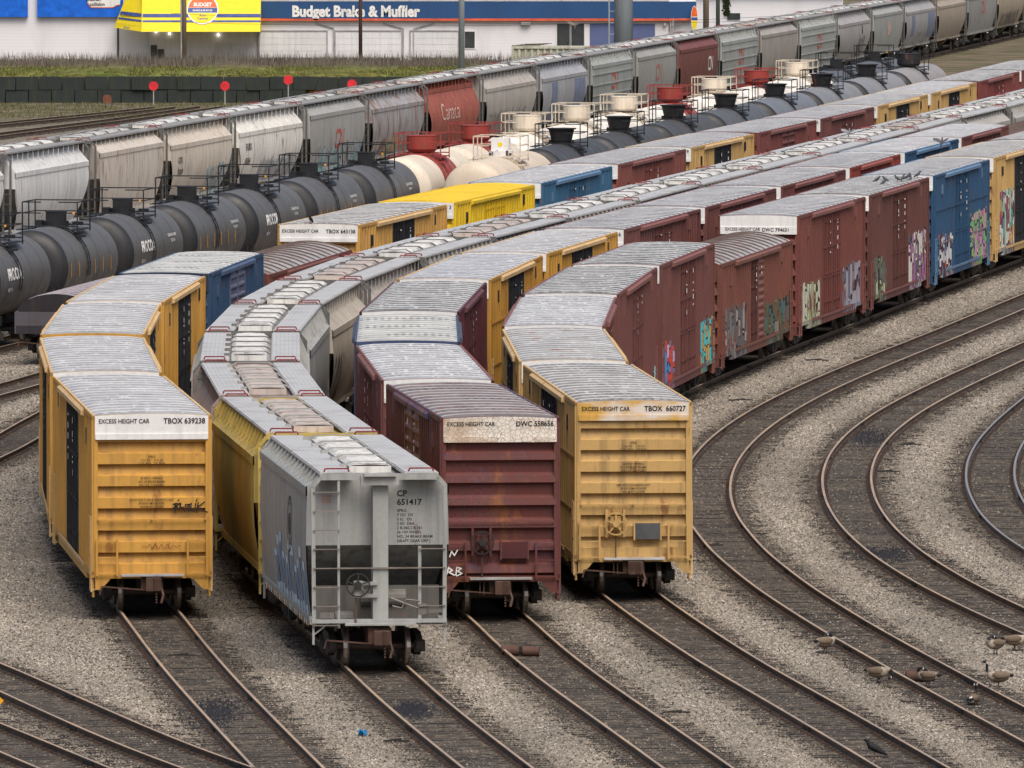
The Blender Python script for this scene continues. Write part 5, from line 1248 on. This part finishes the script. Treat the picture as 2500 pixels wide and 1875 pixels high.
for x0, x1 in ((635, 797), (819.5, 980), (1003, 1118)):
    gd = part('garage_door', sh, door_w, None, lambda b: [b.box(bx(x0), bx(x1), YB - .05, YB + .02, bz(139) + k * .484, bz(139) + k * .484 + .47) for k in range(4)])
    part('door_frame', sh, plain('grey_door_frame', (.30, .30, .31), .6), None, lambda b: (b.box(bx(x0) - .1, bx(x0), YB - .09, YB + .02, bz(139), bz(76) + .1), b.box(bx(x1), bx(x1) + .1, YB - .09, YB + .02, bz(139), bz(76) + .1), b.box(bx(x0), bx(x1), YB - .09, YB + .02, bz(76), bz(76) + .1)))
    part('low_window', sh, glass, None, lambda b: [b.box(bx(x0 + 2 + k * (x1 - x0) / 5), bx(x0 - 3 + (k + 1) * (x1 - x0) / 5), YB - .04, YB + .02, -.1, bz(141)) for k in range(5)])
for x0, x1, y0, y1 in ((1135, 1159, 76, 116), (1360, 1391, 57, 111), (1395, 1426, 57, 111)):
    wf = part('window_frame', sh, M['white'], None, lambda b: b.box(bx(x0) - .09, bx(x1) + .09, YB - .05, YB + .02, bz(y1) - .08, bz(y0) + .08))
    part('pane', wf, glass, None, lambda b: b.box(bx(x0), bx(x1), YB - .07, YB - .04, bz(y1), bz(y0)))
part('double_door', sh, door_b, None, lambda b: [b.box(bx(1440), bx(1599), YB - .05, YB + .02, -.2, bz(57))] + [b.box(bx(p), bx(p + 30), YB - .07, YB - .04, bz(118), bz(92)) for p in (1446, 1485)])
def pipes(b):
    for a, c in (((770, 55), (815, 67)), ((935, 55), (985, 68)), ((1010, 68), (1060, 56))): b.bar((bx(a[0]), YB - .1, bz(a[1])), (bx(c[0]), YB - .1, bz(c[1])), .07)
    for px in (815, 985, 1010): b.bar((bx(px), YB - .1, bz(68)), (bx(px), YB - .1, .3), .06)
    b.box(bx(1272), bx(1295), YB - .35, YB, bz(60), bz(52)); b.box(bx(1620), bx(1626), YB - .3, YB, bz(62), bz(54))
    for px in (1637, 1643): b.bar((bx(px), YB - .2, 3.9), (bx(px), YB - .2, .2), .09)
part('wall_pipe', sh, M['gray_rail'], None, pipes)
# oval blade sign on the band's side
ov = thing('oval_sign', 'small oval orange white yellow sign at the right end of the navy band', 'sign', (bx(1695), YB - .3, 0))
def ell(cx, cz, rx, rz, z0=-9, z1=99, n=28): return [(cx + rx * math.cos(2 * math.pi * k / n), min(z1, max(z0, cz + rz * math.sin(2 * math.pi * k / n)))) for k in range(n)]
cz = bz(43); part('sign_plate', ov, M['white'], None, lambda b: b.prism(ell(0, cz, .26, .93), lambda a, c: (a, 0, c), lambda a, c: (a, .12, c)))
part('orange_top', ov, plain('sign_orange', (.72, .12, .02), .5), None, lambda b: b.poly([(a, -.004, c) for a, c in ell(0, cz, .23, .88, cz + .12, 99)]))
part('yellow_bottom', ov, yaw, None, lambda b: b.poly([(a, -.004, c) for a, c in ell(0, cz, .23, .88, -9, cz - .2)]))
part('blue_strip', ov, ablue, None, lambda b: b.box(-.24, .24, -.006, -.002, cz - .16, cz + .06))
# awning block
aw = thing('yellow_awning', 'big yellow awning with blue stripes and round logo over the shop entrance', 'awning', (0, 0, 0))
x0, x1, xl, zb = bx(349), bx(638), bx(279), bz(74)
def awn(za, zb_, off, y_front, y_top):
    """sloped cloth panel points between heights"""
    return None
def slope_pt(a, c): f = (c - zb) / (6.6 - zb); return (a, YB - 3.2 + 2.6 * f - 0.0, c)
def left_pt(q, c):  # q 0 front corner, 1 wall corner
    f = (c - zb) / (6.6 - zb); fx = x0 + .55 * f; lx = xl + 1.3 * f; fy = YB - 3.2 + 2.6 * f; ly = YB + .1
    return (fx + (lx - fx) * q, fy + (ly - fy) * q, c + .25 * q * (1 - f))
def panel(b, fn, a0, a1, c0, c1, m, lift=0.0):
    p = [fn(a0, c0), fn(a1, c0), fn(a1, c1), fn(a0, c1)]; b.poly([(x, y - lift, z) for x, y, z in p], m)
part('cloth', aw, yaw, None, lambda b: (panel(b, slope_pt, x0 + .0, x1, zb + .42, 6.6, 0), b.poly([(x0, YB - 3.2, zb), (x1, YB - 3.2, zb), slope_pt(x1, zb + .42), slope_pt(x0, zb + .42)]),
     panel(b, lambda q, c: left_pt(1 - q, c), 0, 1, zb + .42, 6.6, 0), b.poly([(xl, YB + .1, zb + .25), (x0, YB - 3.2, zb), left_pt(0, zb + .42), left_pt(1, zb + .42)]), b.poly([(x1, YB - 3.2, zb), (x1, YB, zb), (x1, YB, 6.6), slope_pt(x1, 6.6)])))
z1_, z2_, z3_, z4_ = bz(50.5) - .02, bz(46.5) + .0, bz(39.5), bz(31)
part('blue_stripe', aw, ablue, None, lambda b: [panel(b, slope_pt, x0 + .06, x1, a, c, 0, .02) for a, c in ((z1_, z2_), (z3_, z4_))] + [panel(b, lambda q, c: left_pt(1 - q, c), .02, .99, a, c, 0, .02) for a, c in ((z1_, z2_), (z3_, z4_))])
lg = part('round_logo', aw, M['white'], None, lambda b: b.poly([slope_pt(a, c) for a, c in [(q, w) for q, w in ell(bx(497), bz(20), 1.18, 1.12)]]))
for v in lg.data.vertices: v.co.y -= .05
cxl, czl = bx(497), bz(20)
def lift(b, n0, d): b.v[n0:] = [(x, y - d, z) for x, y, z in b.v[n0:]]
def logo1(b): b.poly([slope_pt(a, c) for a, c in ell(cxl, czl, 1.08, 1.02, czl + .12, 99)]); lift(b, 0, .055)
def logo2(b): b.poly([slope_pt(a, c) for a, c in ell(cxl, czl, 1.08, 1.02, -9, czl - .28)]); lift(b, 0, .055)
def logo3(b): b.poly([slope_pt(a, c) for a, c in ((cxl - 1.1, czl - .25), (cxl + 1.1, czl - .25), (cxl + 1.1, czl + .1), (cxl - 1.1, czl + .1))]); lift(b, 0, .056)
part('logo_orange', lg, plain('logo_orange', (.70, .12, .03), .5), None, logo1); part('logo_yellow', lg, yaw, None, logo2); part('logo_blue', lg, ablue, None, logo3)
def ltx(b):
    b.text('BUDGET', .38, slope_pt, cxl, czl + .22, 0, .03, .92, 'CENTER'); b.text('BRAKE & MUFFLER', .19, slope_pt, cxl, czl - .15, 0, .02, .95, 'CENTER'); lift(b, 0, .07)
part('logo_lettering', lg, M['letter_w'], None, ltx)
def ltx2(b): b.text('Auto', .24, slope_pt, cxl, czl - .52, 0, .02, 1, 'CENTER'); b.text('Centres', .24, slope_pt, cxl, czl - .76, 0, .02, 1, 'CENTER'); lift(b, 0, .07)
part('logo_script', lg, ablue, None, ltx2)
def lfl(b): b.text('BUDGET', .17, lambda a, c: left_pt(1 - a, c), .33, zb + .08, 0, .015, .35); lift(b, 0, .06)
part('valance_lettering', aw, ablue, None, lfl)
en = thing('shop_entrance', 'grey recessed entrance wall with dark door and small lamps under the yellow awning', 'building', (0, 0, 0))
part('wall', en, paint((.62, .62, .66), .25, 0, name='entrance_wall'), None, lambda b: b.box(bx(363), bx(636), YB + .3, YB + 8, -.3, 6.2))
part('door', en, glass, None, lambda b: (b.box(bx(385), bx(400), YB + .22, YB + .28, -.2, bz(119)), b.box(bx(368), bx(383), YB + .2, YB + .28, -.2, bz(109))))
part('wall_panel', en, paint((.55, .55, .57), .2, 0, name='entrance_panel'), None, lambda b: (b.box(bx(531), bx(620), YB + .2, YB + .28, bz(150), bz(104)), b.box(bx(612), bx(618), YB + .1, YB + .28, bz(110), bz(105))))
lm = NT('lit_lamp', .4); lm.b.inputs['Emission Color'].default_value = (1, .92, .7, 1); lm.b.inputs['Emission Strength'].default_value = 6
part('lamp', en, lm.m, None, lambda b: [b.cyl((bx(p), YB + .1, bz(q)), (0, 1, 0), .08, .12, 10) for p, q in ((381, 76), (414, 81), (533, 84))])
lb = thing('collision_shop', 'white block building with bright blue band and round edged sign at the top left corner', 'building', (0, 0, 0))
part('wall', lb, WALLM, None, lambda b: b.box(bx(-160), bx(362), YB + 1.2, YB + 20, -.3, 5.6))
part('fascia', lb, sblue, None, lambda b: (b.box(bx(-160), bx(67), YB + .8, YB + 1.18, bz(41), 6.2), b.box(bx(90), bx(300), YB + .8, YB + 1.18, bz(41), 6.2)))
part('downpipe', lb, M['black'], None, lambda b: b.bar((bx(287), YB + 1.1, bz(60)), (bx(287), YB + 1.1, -.2), .12))
pn = part('sign_panel', lb, M['white'], None, lambda b: (b.poly([(a, YB + .78, c) for a, c in ((bx(214), bz(5)), (bx(222), bz(17)), (bx(275), bz(17)), (bx(283), bz(12)), (bx(293), bz(10)), (bx(293), 6.2), (bx(205), 6.2))])))
part('sign_outline', pn, redl, None, lambda b: b.ribbon([(bx(213), bz(6)), (bx(221), bz(18)), (bx(276), bz(18)), (bx(284), bz(13)), (bx(293), bz(11))], .06, F(YB + .77)))
part('sign_lettering', pn, M['letter_b'], None, lambda b: (b.text('collision', .36, F(YB + .765), bx(219), bz(13.5), 0, .02, .95), b.text('aftsman', .36, F(YB + .765), bx(211), bz(1.5), 0, .02, .95)))
rb = thing('white_warehouse', 'low white building with ivy behind the wooden poles', 'building', (0, 0, 0))
part('wall', rb, WALLM, None, lambda b: b.box(bx(1712), bx(2080), YB + 22, YB + 40, -.3, 5.25))
part('roof_edge', rb, paint((.45, .44, .43), .3, 0, name='roof_edge'), None, lambda b: b.box(bx(1708), bx(2085), YB + 21.6, YB + 40.2, 5.24, 5.42))
part('window', rb, glass, None, lambda b: b.box(bx(1790), bx(1822), YB + 21.9, YB + 22.02, bz(62), bz(46)))
iv = part('ivy', rb, plain('ivy_leaves', (.03, .05, .015), .9), None, lambda b: [b.poly([(bx(1785) + x, YB + 21.85, z), (bx(1785) + x + .16, YB + 21.8, z + .02), (bx(1785) + x + .06, YB + 21.75, z + .17)]) for x, z in [(random.gauss(0, .13), random.uniform(3.6, 5.0)) for _ in range(220)]])
# container
ct = thing('shipping_container', 'weathered ivory corrugated container behind the grain hoppers', 'container', (0, 0, 0))
def cor(b):
    xs = [bx(1252) * 1.0 + k * .22 for k in range(33)]; pts = []
    for k, x in enumerate(xs): d = .12 if k % 2 else 0; pts += [(x - .06, d), (x + .06, d)] if False else [(x - .055, d), (x + .055, d)]
    b.grid([[(x, 740 + d, z) for x, d in pts] for z in (.0, 3.15)], 0, True)
    b.box(xs[0], xs[-1], 739.95, 742.4, 3.1, 3.25); b.box(xs[0] - .1, xs[0] + .05, 739.9, 742.4, 0, 3.25); b.box(xs[-1] - .05, xs[-1] + .1, 739.9, 742.4, 0, 3.25)
part('corrugated_side', ct, paint((.50, .49, .40), .55, .1, dirtcol=(.07, .09, .04), name='ivory_paint'), None, cor)
part('plank_pile', ct, plain('dark_wood', (.10, .08, .05), .9), None, lambda b: [b.bar((0.0 + k * .3, 740.5 + k * .2, 3.3 + k * .03), (2.0 + k * .25, 740.8, 3.32 + k * .04), .12, .05) for k in range(4)])
# poles
wood = paint((.20, .155, .11), .5, 0, streak=(6, 6, .1), name='pole_wood'); dwood = paint((.085, .05, .04), .4, 0, name='dark_pole'); steel = paint((.28, .32, .35), .15, 0, name='galvanised_pole')
def pole(name, lab, x, y, r, top, mat, cat='pole', extra=None, z0=0):
    p = thing(name, lab, cat, (x, y, -.2 + z0)); part('shaft', p, mat, None, lambda b: b.tube([(0, 0, 0), (0, 0, top)], [r, r * .86], 18), True)
    if extra: extra(p)
    return p
pole('utility_pole', 'wooden utility pole with pale conduit in front of the yellow awning', (450 - 1250) / 34.9, 745, .17, 13, wood, extra=lambda p: part('conduit', p, M['silver'], None, lambda b: b.tube([(-.2, -.02, 0), (-.2, -.02, 13)], .06, 8)))
pole('dark_pole', 'dark brown pole in front of the large white sign lettering', (881 - 1250) / 34.5, 752, .14, 13, dwood)
pole('steel_light_pole', 'slim grey steel pole right of the sign lettering', (1127 - 1250) / 35.6, 730, .22, 16, steel)
def lad(p): part('climbing_ladder', p, steel, None, lambda b: (b.bar((-1.0, -.2, 0), (-1.0, -.2, 16), .1), [b.bar((-1.0, -.2, 1 + k * .8), (-.6, -.2, 1 + k * .8), .06) for k in range(18)]))
pole('monopole', 'very thick grey steel monopole in front of the navy band', (1522 - 1250) / 34.9, 745, .70, 18, steel, 'mast', lad)
pole('utility_pole', 'brownish wooden pole left of two beside the white low building', (1723 - 1250) / 33.3, 780, .23, 14, wood)
pole('utility_pole', 'dark green wooden pole right of two beside the white low building', (1752 - 1250) / 33.3, 780, .16, 14, paint((.075, .09, .075), .3, 0, name='green_pole'))
pole('utility_pole', 'thin dark pole behind the hoppers, first in the upper right', (1951 - 1250) / 31.5, 825, .13, 14, dwood)
pole('utility_pole', 'thin dark teal pole behind the hoppers, second in the upper right', (1996 - 1250) / 31.5, 825, .14, 14, paint((.03, .055, .06), .2, 0, name='teal_pole'))
wi = thing('overhead_wire', 'thin sagging wires strung across the shop front', 'wire', (0, 0, 0))
part('cable', wi, M['black'], None, lambda b: [b.path([(-24 + 46 * f, 752, z0 + (z1 - z0) * f - sag * 4 * f * (1 - f)) for f in np.linspace(0, 1, 24)], .022) for z0, z1, sag in ((5.3, 4.9, .5), (4.7, 5.3, .55))])

# ------------------------------------------------------------------ birds
def goose(x, y, rz, pose, lab, z=-.19):
    """body, neck and head are one continuous surface; colours change by region"""
    mats = [plain('goose_brown', (.15, .112, .08), .8), plain('goose_breast', (.30, .255, .21), .8), plain('goose_black', (.012, .012, .013), .6), plain('goose_white', (.5, .49, .47), .7), plain('goose_leg', (.03, .028, .026), .6)]
    g = thing('goose', lab, 'goose', (x, y, z), rz, 'geese resting on the tracks'); g.scale = (.8, .8, .8)
    zc = .34 if pose != 'sit' else .14
    spine = [(-.40, .02, .015), (-.34, .03, .05), (-.26, .02, .10), (-.13, 0, .155), (.02, 0, .175), (.16, .01, .165), (.26, .04, .125), (.32, .09, .08)]
    if pose in ('up', 'sit'): neck = [(.35, .16, .05), (.355, .26, .04), (.36, .36, .038), (.375, .43, .048), (.41, .455, .045), (.46, .445, .028), (.50, .435, .015)]
    elif pose == 'low': neck = [(.40, .09, .055), (.45, .03, .042), (.47, -.06, .038), (.45, -.13, .048), (.41, -.16, .044), (.37, -.18, .028), (.33, -.20, .014)]
    else: neck = [(.33, .15, .055), (.29, .21, .045), (.22, .24, .042), (.14, .235, .05), (.08, .215, .045), (.03, .19, .028), (-.01, .17, .014)]
    pts = [(a, (.0 if pose != 'back' or i < 8 else .05), zc + c) for i, (a, c, r) in enumerate(spine + neck)]; rs = [(r * .92, r) for a, c, r in spine + neck]
    ms = [2, 3, 0, 0, 0, 1, 1, 1, 2, 2, 2, 2, 2, 2]; hc = pts[11]
    for s in (-1, 1): part('cheek_patch', g, mats[3], ('ck', pose, s), lambda b: b.tube([(hc[0] - .01, hc[1] + s * .030, hc[2] - .045), (hc[0] - .015, hc[1] + s * .044, hc[2] - .01), (hc[0] - .01, hc[1] + s * .036, hc[2] + .025)], [.012, .022, .010], 8))
    part('body', g, mats, ('goose', pose), lambda b: b.tube(pts, rs, 14, ms), True)
    def wings(b):
        for s in (-1, 1): b.tube([(.2, s * .13, zc + .06), (.05, s * .165, zc + .05), (-.15, s * .14, zc + .05), (-.32, s * .07, zc + .06), (-.44, s * .03, zc + .05)], [(.02, .05), (.03, .10), (.03, .09), (.02, .05), (.005, .015)], 8, [0, 0, 0, 1])
    part('wing', g, [mats[0], mats[2]], ('gw', pose), wings, True)
    if pose != 'sit':
        for s in (-1, 1): part('leg', g, mats[4], ('gl', s), lambda b: (b.tube([(.0, s * .07, .22), (.02, s * .07, .10), (.0, s * .07, .01)], [.022, .014, .012], 6), b.prism([(-.02, -.01), (.10, -.045), (.12, 0), (.10, .045), (-.02, .01)], lambda a, c: (a, s * .07 + c, 0.0), lambda a, c: (a, s * .07 + c, .012))))
goose(7.75, 263.0, R(35), 'back', 'pale goose with tucked head at the outer rail, furthest left of the geese', -.17)
goose(8.76, 254.3, R(-20), 'low', 'goose bending its black head down beside the rail, white rump showing', -.19)
goose(9.92, 252.9, R(150), 'back', 'goose preening beside the rusty pipe between the rails', -.17)
goose(10.78, 248.2, R(75), 'sit', 'goose sitting between the rails with its black neck upright', -.17)
goose(11.5, 250.7, R(180), 'up', 'goose standing on the inner rail, dark tail spread to the right', 0.0)
goose(11.97, 262.7, R(215), 'back', 'goose with its black head folded on its back, on the gravel between two tracks', -.19)
goose(12.48, 263.9, R(10), 'low', 'goose cut by the right edge beside the second track', -.19)
def bird(x, y, z, rz, lab, cat, col, k=1.0, fly=False, group=None):
    b_ = thing('bird' if cat != 'pigeon' else 'pigeon', lab, cat, (x, y, z), rz, group); m = plain('feathers_' + cat, col, .7); b_.scale = (k, k, k)
    if fly: b_.rotation_euler.y = R(-35)
    part('body', b_, m, 'pigeon', lambda b: b.tube([(-.19, 0, .03), (-.12, 0, .07), (-.03, 0, .12), (.06, 0, .165), (.09, 0, .21), (.11, 0, .25), (.145, 0, .25), (.17, 0, .24)], [(.03, .008), (.035, .03), (.055, .055), (.05, .055), (.032, .035), (.03, .032), (.02, .02), (.004, .004)], 10), True)
    if fly:
        for s in (-1, 1): part('wing', b_, m, ('pw', s), lambda b: b.prism([(.06, .03), (.10, .2), (.02, .36), (-.10, .30), (-.09, .1), (-.08, .03)], lambda a, c: (a, s * c, .13 + c * .5), lambda a, c: (a, s * c, .145 + c * .5)))
    else:
        for s in (-1, 1): part('leg', b_, plain('bird_leg', (.15, .05, .04), .6), ('pl', s), lambda b: (b.bar((.0, s * .025, .08), (.0, s * .025, 0), .012), b.box(-.02, .045, s * .025 - .012, s * .025 + .012, 0, .008)))
bird(8.02, 234.7, -.17, R(175), 'black crow beside the rail at the bottom edge', 'crow', (.010, .010, .013), 1.5)
hdg = lambda J, i: math.atan2(J[i + 1][1] - J[i][1], J[i + 1][0] - J[i][0])
def on_roof(J, i, f, lat): a = hdg(J, i); d = Vector((math.cos(a), math.sin(a))); p = Vector(J[i]) + (Vector(J[i + 1]) - Vector(J[i])) * f + Vector((d.y, -d.x)) * lat; return p.x, p.y
for f, lat, rz, kk in ((.62, .25, 20, 1), (.64, .55, 200, .95), (.50, .85, 40, 1), (.68, .95, 160, .95), (.72, 1.05, 60, 1.05), (.76, 1.12, 10, 1), (.80, 1.15, 100, 1), (.88, 1.25, 30, 1.05)):
    x, y = on_roof(T1J, 7, f, lat); bird(x, y, 5.15, R(rz), 'grey pigeon in the flock on the brownish maroon boxcar roof', 'pigeon', (.055, .058, .072), 1.05 * kk, group='pigeons on the boxcar roof')
x, y = on_roof(T4J, 6, .06, -.35); bird(x, y, 5.16, R(250), 'lone black bird on the roof edge above the broad lettered white cap', 'crow', (.012, .012, .014), 1.15)
bird(.31 * 1.0 + .0, 520, 15.0, 0, 'pigeon', 'pigeon', (.1, .1, .11)) if False else None
for px, py, d, lab, cc2, k in ((1407, 66, 640, 'brown pigeon flying in front of the shop window', (.13, .11, .09), 1.35), (2075, 328, 480, 'white and grey pigeon flying above the white hopper hatches', (.20, .20, .22), 1.0), (2302, 352, 470, 'dark pigeon flying beside the blue boxcar roof rail', (.09, .085, .10), 1.1)):
    bird((px - 1250) * d / 26000, d, 21.25 - (py + 520) * d / 26000, R(60), lab, 'pigeon', cc2, k, True)

# ------------------------------------------------------------------ small things on the ground
rp = plain('rust_brown_pipe', (.085, .045, .035), .8)
def pipe(x, y, l, r, rz, lab): tag(part('rusty_pipe', None, rp, ('pipe', l, r), lambda b: (b.tube([(-l / 2, 0, r), (l / 2, 0, r)], [r, r], 16), b.tube([(-l / 2 - .005, 0, r), (l / 2 + .005, 0, r)], [r * .8, r * .8], 16)), loc=(x, y, -.17), rotz=rz), lab, 'pipe')
pipe(-.05, 262.2, .42, .13, R(4), 'short rusty pipe end left of two in front of the crackled maroon boxcar'); pipe(.47, 262.1, .40, .12, R(-6), 'short rusty pipe end right of two in front of the crackled maroon boxcar')
tag(part('dark_pipe_joint', None, M['dark'], 'pj', lambda b: (b.tube([(-.1, 0, .1), (.1, 0, .1)], .11, 12), b.box(-.05, .05, -.1, .1, .0, .22)), loc=(.2, 262.3, -.17)), 'dark metal joint lying between the two rusty pipe ends', 'pipe joint')
pipe(9.68, 254.6, .46, .14, R(3), 'rusty brown pipe behind the preening goose')
tag(part('blue_rag', None, plain('bright_blue_plastic', (.01, .16, .36), .5), 'rag', lambda b: b.grid([[(-.10 + .05 * k, -.18 + .09 * j, .02 + .05 * ((k * 7 + j * 5) % 4)) for k in range(5)] for j in range(5)]), loc=(-3.38, 240.1, -.2)), 'crumpled bright blue plastic scrap on the gravel', 'rag')
dw_ = plain('charred_wood', (.028, .024, .022), .9)
for x, y, l, rz, lab in ((12.99, 346.8, .75, -5, 'black wood scrap on the gravel inside the second track bend'), (11.76, 333.0, .85, 3, 'long black wood scrap beside the inner rail of the second track'), (7.5, 275, .7, 8, 'thin dark stick on the gravel near the yellow front boxcar'), (5.75, 300.5, .6, 30, 'dark wood scrap on the shoulder behind the yellow front boxcar'),
                         (-2.6, 238.6, .6, -4, 'dark stick on the gravel below the blue plastic scrap'), (3.8, 246, .7, 12, 'dark splinter on the gravel between the two middle tracks'), (8.0, 372, .9, 15, 'dark branch on the gravel beside the maroon boxcar with turquoise lettering'), (11.4, 398, .9, -8, 'dark branch on the gravel beside the low brown boxcar'), (-8.15, 262.2, .75, 6, 'black scrap lying across the track before the orange yellow boxcar')):
    tag(part('wood_scrap', None, dw_, ('scrap', l), lambda b: (b.prism([(-l / 2, -.03), (l / 2 - .1, -.05), (l / 2, .02), (l / 2 - .15, .05), (-l / 2 + .05, .04)], lambda a, c: (a, c, 0), lambda a, c: (a * .95, c * .8, .05)), b.bar((-l * .3, .05, .04), (l * .2, .0, .07), .03)), loc=(x, y, -.19), rotz=R(rz)), lab, 'wood scrap')
coal = plain('coal_dust', (.022, .023, .030), .85)
for x, y, rx, ry, lab in ((11.75, 350.6, .42, 2.6, 'dark coal dust patch between the rails of the second track, in its bend'), (10.35, 297.0, .42, 1.3, 'low dark heap between the rails of the second track'), (-6.9, 246, .32, 2.0, 'bluish dark spill between the rails before the orange yellow boxcar'), (-2.3, 246.6, .2, 1.0, 'small dark spill in front of the grey lettered hopper')):
    def pf(b):
        r = random.Random(int(x * 10))
        for _ in range(750):
            a, c, q, t_ = r.gauss(0, rx), r.gauss(0, ry), r.uniform(.022, .05), r.uniform(0, 6)
            b.add([(a + q * math.cos(t_ + k * 2.09), c + q * math.sin(t_ + k * 2.09), 0) for k in range(3)] + [(a, c, q * 1.2)], [(0, 1, 3), (1, 2, 3), (2, 0, 3)])
    tag(part('coal_spill', None, coal, None, pf, loc=(x, y, -.178)), lab, 'coal spill')
sw = thing('switch_marker', 'yellow diamond switch target at the left edge', 'marker', (-11.98, 245.6, -.2))
part('post', sw, M['dark'], None, lambda b: b.bar((0, .04, 0), (0, .04, 1.1), .06)); part('target_plate', sw, plain('target_yellow', (.75, .36, .01), .5), None, lambda b: b.prism([(0, .12), (.22, .34), (.0, .56), (-.22, .34)], lambda a, c: (a, 0, c), lambda a, c: (a, .02, c)))

# ------------------------------------------------------------------ light, sky, camera
sc = bpy.context.scene
w = bpy.data.worlds.new('World'); sc.world = w; w.use_nodes = True; nt = w.node_tree
sky = nt.nodes.new('ShaderNodeTexSky'); sky.sky_type = 'NISHITA'; sky.sun_disc = False
EL, AZ = R(57), R(161)
sky.sun_elevation = EL; sky.sun_rotation = AZ; sky.dust_density = 6.0; sky.air_density = 1.0; sky.ozone_density = .6
bg = nt.nodes['Background']; nt.links.new(sky.outputs[0], bg.inputs['Color']); bg.inputs['Strength'].default_value = .13
sun = bpy.data.lights.new('sun', 'SUN'); sun.energy = 2.1; sun.angle = R(45); sun.color = (1, .96, .90)
so = bpy.data.objects.new('sun', sun); C.objects.link(so)
sv = Vector((math.sin(AZ) * math.cos(EL), math.cos(AZ) * math.cos(EL), math.sin(EL))); so.rotation_euler = sv.to_track_quat('Z', 'Y').to_euler()
cam = bpy.data.cameras.new('camera'); cam.sensor_width = 36; cam.lens = 26000 / 2500 * 36; cam.clip_start = 1; cam.clip_end = 20000
co = bpy.data.objects.new('camera', cam); C.objects.link(co); co.location = (0, 0, 21.25)
co.rotation_euler = (math.pi / 2 - math.atan((937.5 + 520) / 26000), 0, 0); sc.camera = co
sc.view_settings.view_transform = 'Standard'; sc.view_settings.look = 'None'; sc.view_settings.gamma = 1; sc.view_settings.use_curve_mapping = False
sc.view_settings.exposure = 0.14
sc.cycles.max_bounces = 6; sc.cycles.diffuse_bounces = 3; sc.cycles.use_denoising = True
